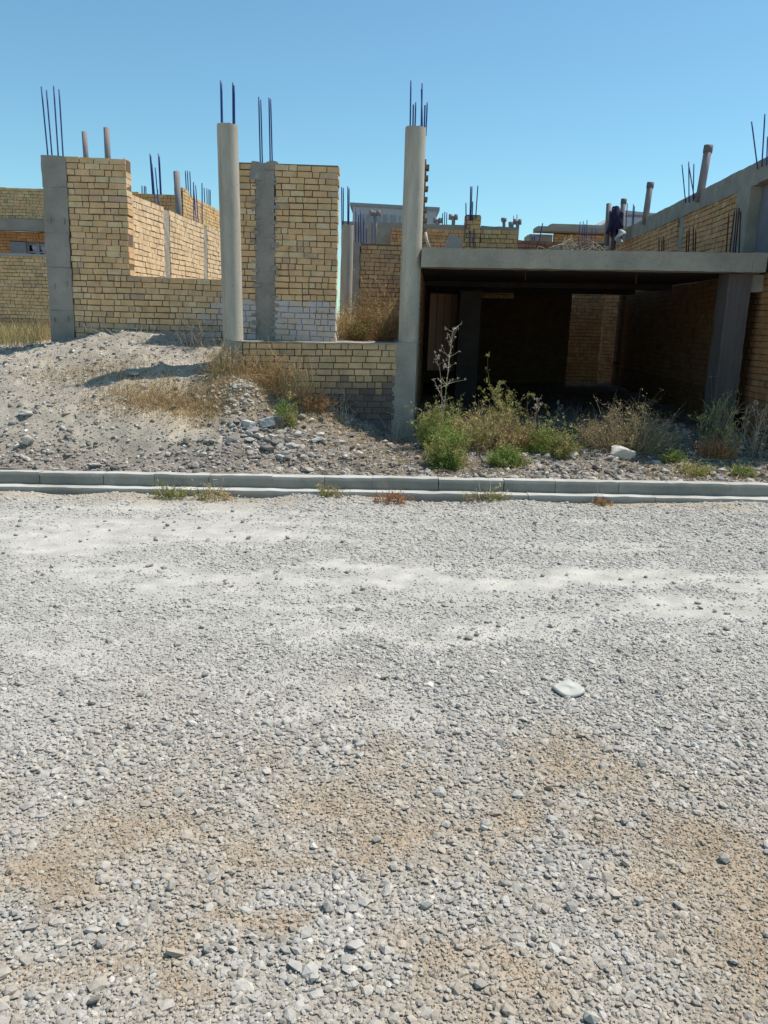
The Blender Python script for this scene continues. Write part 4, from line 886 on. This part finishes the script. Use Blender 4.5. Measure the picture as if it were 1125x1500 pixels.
# dry thorn growth round the left pedestal and low wall
G4 = 'dry thorn bushes by the low wall'
TH = np.array([.46, .30, .14])
bush('thorn_bush', 'orange-brown dry thorn bush against the left end of the low wall', 'bush', *XY(395, 580, 9.2), .75, .42, .4, 95, 400, TH, [TH*1.1, STRAW], (.015, .04), r=.0038, branch=4, group=G4)
bush('thorn_bush', 'pale tall thorny twigs climbing the middle of the low wall', 'bush', *XY(425, 592, 9.15), .7, .52, .35, 44, 120, STRAW*1.15, STRAW, (.015, .04), r=.0038, branch=4, group=G4)
bush('thorn_bush', 'dry tan thorn bush hiding the left pedestal', 'bush', *XY(330, 560, 9.25), .70, .36, .35, 80, 240, STRAW*.95, [STRAW, TH], (.015, .04), r=.0036, branch=4, group=G4)
bush('thorn_bush', 'grey leafless thorn bush on the mound top beside the left round column', 'bush', *XY(285, 507, 9.95), .62, .38, .35, 50, 30, np.array([.33, .29, .25]), TWIG, (.01, .02), r=.003, mat='twig', branch=5, group=G4)
bush('thorn_bush', 'low reddish dry brush on the slope under the sooty bricks', 'bush', *XY(455, 604, 9.1), .62, .24, .35, 110, 500, RUSTY*1.2, [RUSTY, STRAW], (.015, .04), r=.003, branch=4, group=G4)
bush('green_sprig', 'small lone green sprig above the grey rubble pile', 'plant', *XY(420, 617, 8.75), .26, .30, .24, 34, 900, GREEN, [GREEN*1.2, OLIVE], (.02, .045))
bush('thorn_bush', 'thin twigs sticking out by the sooty foot of the low wall', 'bush', *XY(500, 622, 9.2), .5, .30, .25, 22, 20, TWIG*1.1, TWIG, (.01, .02), r=.003, mat='twig', branch=3, group=G4)
bush('dry_stalks', 'thin dead stalks at the foot of the right pedestal', 'stalks', *XY(578, 645, 9.2), .4, .46, .15, 12, 60, TWIG*1.1, OLIVE, (.01, .03), r=.003, mat='twig', branch=2)
bush('dry_stalks', 'faint bare twigs before the left front wall, on the mound crest', 'stalks', *XY(190, 492, 10.0), 1.3, .24, .2, 18, 20, TWIG*1.2, TWIG, (.01, .02), r=.0028, mat='twig', branch=3)
bush('dry_shrub', 'golden dry shrub inside the plot between the brick wall and the right round column', 'shrub', *XY(548, 480, 12.6), 1.0, .66, .7, 220, 4200, STRAW*.9, [STRAW*.95, np.array([.30, .19, .08])], (.02, .05), r=.0035, base_z=1.36, branch=4)
bush('dry_shrub', 'dark olive brown shrub low at the left of the golden one inside the plot', 'shrub', *XY(525, 490, 11.6), .50, .28, .4, 90, 1800, RUSTY*.7, [RUSTY*.7, OLIVE*.6], (.02, .045), r=.003, base_z=1.36, branch=3)
bush('dry_shrub', 'pale straw tuft by the end of the centre brick wall', 'shrub', *XY(506, 480, 12.2), .4, .48, .3, 90, 900, STRAW*1.1, STRAW*1.1, (.02, .05), r=.003, base_z=1.36, branch=3)
# grass carpets
def carpet(n, xfun, hr, cols, name, label, base=None):
    mb = MB(); X, Y = xfun(n); n = len(X); Z = lot_h(X, Y) if base is None else base(X, Y)
    B = np.stack([X, Y, Z-.01], 1); h = rng.uniform(*hr, n); Tp = B+np.stack([rng.normal(0, .35, n)*h, rng.normal(0, .35, n)*h, h], 1)
    i = rng.randint(0, len(cols), n); c = np.array(cols)[i]*np.exp(rng.normal(0, .2, (n, 1)))
    stems(mb, B, Tp, np.full(n, .0022), c, .2, 2)
    return stuff(mb.build(name, 'plant', loc=(0, 0, 0)), label, 'grass')
def patch(n):
    c = atY(275, 585, 8.75); X = c[0]+rng.normal(0, .46, n); Y = c[1]+rng.normal(0, .17, n)+.12*(X-c[0])
    k = rng.rand(n) < fbm(X*4, Y*6, 3, 17)*1.5; X, Y = X[k], Y[k]
    c = atY(150, 545, 9.2); X2 = c[0]+rng.normal(0, .5, n//6); Y2 = c[1]+rng.normal(0, .2, n//6); 
    c = atY(420, 585, 9.1); X3 = c[0]+rng.normal(0, .5, n//3); Y3 = np.minimum(c[1]+rng.normal(0, .16, n//3), 9.38)
    return np.concatenate([X, X2, X3]), np.concatenate([Y, Y2, Y3])
carpet(11000, patch, (.015, .075), [STRAW*.95, STRAW*1.1, TH], 'dry_grass', 'short tan dead grass covering the middle of the dirt mound')
def leftgrass(n):
    X = rng.uniform(-11, -6.3, n); Y = rng.uniform(12.5, 18.4, n); Xa = rng.uniform(-5.9, -4.3, n//2); Ya = rng.uniform(10, 13, n//2); return np.concatenate([X, Xa]), np.concatenate([Y, Ya])
carpet(5000, leftgrass, (.10, .34), [STRAW*.9, STRAW*1.1, OLIVE*1.2], 'yard_grass', 'dry yellow grass growing below the boundary wall at the far left', lambda X, Y: lot_h(np.clip(X, -10, 8), np.minimum(Y, 22)))
def straw_ground(n):
    X = rng.uniform(-1.2, 4.5, n); Y = rng.uniform(7.75, 9.2, n); k = (rng.rand(n) < (fbm(X*2.2, Y*2.2, 3, 19)-.3)*2.0); return X[k], Y[k]
carpet(5200, straw_ground, (.02, .09), [STRAW*.75, STRAW, OLIVE, TWIG], 'ground_stubble', 'sparse dead stubble on the dirt between the kerb and the garage')
# brush on the garage roof
mb = MB(); n = 300; c = atY(838, 356, 10.6)
Bp = np.stack([c[0]+rng.normal(0, .26, n), 10.6+rng.normal(0, .25, n), 2.43+np.abs(rng.normal(0, .07, n))], 1); a = rng.uniform(0, 3.1416, n)
Tp = Bp+np.stack([np.cos(a)*rng.uniform(.1, .45, n), rng.normal(0, .15, n), np.sin(a)*.2*rng.rand(n)], 1)
env = 2.46+.30*np.exp(-((Tp[:, 0]-c[0]-.05)/.32)**2); Tp[:, 2] = np.minimum(Tp[:, 2]+.06, env); Bp[:, 2] = np.minimum(Bp[:, 2], 2.45+.25*np.exp(-((Bp[:, 0]-c[0])/.3)**2))
stems(mb, Bp, Tp, np.full(n, .005), cvar(np.array([.30, .25, .19]), n), .15, 3)
tag(mb.build('brush_pile', 'twig'), 'pile of dry grey sticks heaped on the concrete garage roof', 'brush')

# ================================================================== ROCKS AND LITTER
def rock(name, label, px, py, Y, size, col, flat=.6, group=None, mat='stone', yaw=None, cat='rock', blocky=False, road=False, sink=.2, tilt=0):
    x, y = (XY(px, py, Y)); z = float(lot_h(x, y))
    import bmesh
    bm = bmesh.new()
    if blocky: bmesh.ops.create_cube(bm, size=1.5); bmesh.ops.subdivide_edges(bm, edges=bm.edges[:], cuts=3, use_grid_fill=True)
    else: bmesh.ops.create_icosphere(bm, subdivisions=3, radius=1)
    V = np.array([v.co for v in bm.verts]); F = [np.array([[v.index for v in f.verts]]) for f in bm.faces]
    sd_ = random.random()*50
    U = V/np.linalg.norm(V, axis=1)[:, None]
    if not blocky:
        for _ in range(13):   # knock flat facets off the boulder
            nrm = rng.normal(size=3); nrm /= np.linalg.norm(nrm); dd = V@nrm; lim = rng.uniform(.5, .85); V = V-np.outer(np.maximum(dd-lim, 0), nrm)
    V = V+U*((vn(U[:, 0]*3+sd_, U[:, 1]*3+U[:, 2]*2)-.5)*.16)[:, None]+U*((vn(U[:, 0]*8+sd_, U[:, 2]*8+U[:, 1]*6)-.5)*.07)[:, None]
    V = V*np.array([1, .8, flat])*size*.5
    ya = rng.uniform(0, 3.1) if yaw is None else yaw; c, s = math.cos(ya), math.sin(ya); V = V@np.array([[c, s, 0], [-s, c, 0], [0, 0, 1]])
    if tilt: c, s = math.cos(tilt), math.sin(tilt); V = V@np.array([[c, 0, s], [0, 1, 0], [-s, 0, c]])
    V[:, 2] -= V[:, 2].min()+sink*size*flat*.5; V += np.array([x, y, z])
    bm.free()
    F = np.concatenate(F)
    mb = MB(); mb.add(V, F, np.asarray(col)*random.uniform(.93, 1.07), not blocky and flat > .7)
    return tag(mb.build(name, mat, loc=(x, y, z)), label, cat, group)
rock('cobble', 'smooth round pale cobble near the kerb on the left', 44, 674, 7.95, .135, (.46, .42, .37), .85)
rock('flat_stone', 'flat pale stone slab lying on the left flank of the mound', 38, 614, 8.4, .20, (.42, .40, .37), .28)
rock('flat_stone', 'thin pale slab on the mound crest, just below the column shadow', 196, 548, 9.15, .20, (.47, .45, .41), .25, yaw=2.6)
rock('flat_stone', 'low grey flat stone by the kerb, right of the round cobble', 138, 690, 7.78, .17, (.36, .34, .31), .32, yaw=.1)
rock('white_block', 'big whitish lump of plaster under the dry brush heap', 912, 640, 8.45, .36, (.50, .46, .40), .48, yaw=.3, cat='block')
rock('white_scrap', 'small bright white scrap right of the plaster lump', 965, 650, 8.4, .085, (.66, .65, .63), .6, yaw=.3, blocky=True, cat='scrap')
rock('pale_stone', 'pale stone half buried at the right end of the green weeds', 842, 650, 8.5, .12, (.48, .43, .35), .6)
rock('dark_block', 'large dark brown block at the top of the rubble pile', 402, 622, 8.7, .25, (.19, .16, .145), .62, yaw=.2, blocky=True, cat='block')
rock('dark_block', 'dark flat lump at the bottom of the rubble pile', 394, 680, 8.05, .19, (.20, .175, .155), .42, yaw=.1, cat='block')
RB = 'broken concrete in the rubble pile'
for (px, py, Y, s, c, fl, bl, lab) in ((364, 640, 8.4, .17, (.44, .43, .40), .6, True, 'pale grey angular chunk at the upper left of the rubble pile'),
        (390, 640, 8.45, .19, (.37, .37, .36), .6, True, 'grey angular chunk in the middle of the rubble pile, right of the pale one'),
        (369, 653, 8.3, .16, (.26, .25, .24), .6, False, 'dark rounded chunk below the pale angular one in the rubble pile'),
        (378, 660, 8.2, .14, (.42, .39, .34), .5, False, 'pale wedge-shaped stone in the middle of the rubble pile'),
        (389, 661, 8.22, .08, (.46, .42, .36), .9, False, 'small upright pale stone beside the wedge-shaped one'),
        (399, 656, 8.25, .11, (.45, .40, .33), .6, True, 'small tan block right of the upright pale stone'),
        (345, 640, 8.4, .13, (.22, .20, .19), .5, False, 'dark stone at the left end of the rubble pile'),
        (413, 684, 8.0, .14, (.43, .42, .40), .35, True, 'pale flat shard at the lower right of the rubble pile'),
        (366, 667, 8.15, .15, (.36, .34, .31), .3, False, 'thin greyish plate below the dark rounded chunk')):
    rock('concrete_chunk', lab, px, py, Y, s, c, fl, RB, blocky=bl, cat='chunk', tilt=random.uniform(-.3, .3))
rock('white_tile', 'tilted white tile piece lying on the slope right of the rubble pile', 463, 652, 8.45, .13, (.56, .53, .48), .3, yaw=.4, blocky=True, cat='tile', tilt=.35)
rock('pale_stone', 'broken pale stone on the slope below the middle of the sooty wall', 498, 655, 8.5, .15, (.43, .38, .31), .4, yaw=.2)
rock('pale_stone', 'pale stone at the foot of the right pedestal', 564, 645, 9.0, .12, (.45, .41, .35), .5)
rock('pale_stone', 'greyish stones under the straw weeds', 690, 668, 8.45, .14, (.42, .40, .38), .5)
o_ = bpy.data.objects.get('pale_stone.003')
if o_: o_['label'] = 'greyish stone lying under the wide straw weeds'
rock('dark_stone', 'dark lone stone on the dirt below the white plaster lump', 872, 680, 8.0, .10, (.10, .08, .075), .6)
# a small pale heap at the top of the slope
hp = MB(); n = 700; c = atY(350, 572, 8.85)
X = c[0]+rng.normal(0, .16, n); Y = c[1]+rng.normal(0, .13, n); stones(hp, np.stack([X, Y, lot_h(X, Y)], 1), np.clip(.024*np.exp(rng.normal(0, .5, n)), .010, .08), np.array([.46, .41, .34])*rng.uniform(.75, 1.15, (n, 1)), rough=.28)
stuff(hp.build('gravel_heap', 'stone', loc=(0, 0, 0)), 'little heap of pale stones at the edge of the thorn bushes', 'stones')
rp = MB(); n = 230; c = atY(388, 655, 8.3)
X = c[0]+rng.normal(0, .22, n); Y = c[1]+rng.normal(0, .20, n); Y = np.clip(Y, 7.75, 8.9)
stones(rp, np.stack([X, Y, lot_h(X, Y)], 1), np.clip(.045*np.exp(rng.normal(0, .45, n)), .018, .11), np.array([.30, .28, .255])*np.exp(rng.normal(0, .35, (n, 1))), rough=.3, flat=(.35, .7), sink=.25)
stuff(rp.build('rubble_pile', 'stone', loc=(0, 0, 0)), 'spill of broken grey and dark rubble below the left end of the low wall', 'rubble')
# crushed plastic tub lid on the road
p = atZ(833, 1013, .02); lid = MB(); na, nr = 48, 12; V = []
for i in range(nr):
    t = i/(nr-1)
    for j in range(na):
        a = j*2*math.pi/na; R = .066*t*(1+.05*math.sin(2*a+1)+.015*math.sin(5*a)); h = .010*(1-t**6)+.006*math.cos(a*3+2)*t+(.010*math.exp(-((R*math.sin(a+.5)-.005)/.008)**2))*(1-t)
        if .80 < t < .93: h += .005
        V.append([p[0]+R*1.08*math.cos(a), p[1]+R*1.15*math.sin(a), .004+h+float(road_h(p[0], p[1]))+.006])
i = np.arange(nr-1)[:, None]*na; j = np.arange(na)[None]; j2 = (j+1) % na
lid.add(V, np.stack([i+j, i+na+j, i+na+j2, i+j2], -1).reshape(-1, 4), (1, 1, 1), True)
lo_ = lid.build('plastic_lid', 'plastic'); tag(lo_, 'crushed white plastic lid lying on the gravel road', 'lid')
sm_ = lo_.modifiers.new('thick', 'SOLIDIFY'); sm_.thickness = .002

# ================================================================== LIGHT
EL, AZ = math.radians(62), math.radians(69)   # azimuth from +Y (away from the camera) towards +X
sun_v = Vector((math.cos(EL)*math.sin(AZ), math.cos(EL)*math.cos(AZ), math.sin(EL)))
ld = bpy.data.lights.new('sun', 'SUN'); ld.energy = 3.7; ld.angle = math.radians(.53); ld.color = (1, .945, .86)
so = bpy.data.objects.new('sun', ld); COL.objects.link(so); so.rotation_euler = sun_v.to_track_quat('Z', 'Y').to_euler(); so.location = (10, 5, 20)
w = bpy.data.worlds.new('World'); scene.world = w; w.use_nodes = True; nt = w.node_tree
bg = nt.nodes['Background']; sky = nt.nodes.new('ShaderNodeTexSky'); sky.sky_type = 'NISHITA'; sky.sun_disc = False
sky.sun_elevation = EL; sky.sun_rotation = AZ; sky.altitude = 300; sky.air_density = 1.0; sky.dust_density = .6; sky.ozone_density = 1.6
tint = nt.nodes.new('ShaderNodeVectorMath'); tint.operation = 'MULTIPLY'; tint.inputs[1].default_value = (.47, .675, .665)
nt.links.new(sky.outputs[0], tint.inputs[0]); nt.links.new(tint.outputs[0], bg.inputs['Color']); bg.inputs['Strength'].default_value = .15
scene.view_settings.view_transform = 'Standard'; scene.view_settings.look = 'None'; scene.view_settings.exposure = .55; scene.view_settings.gamma = 1
scene.render.engine = 'CYCLES'; scene.cycles.max_bounces = 8; scene.cycles.diffuse_bounces = 5
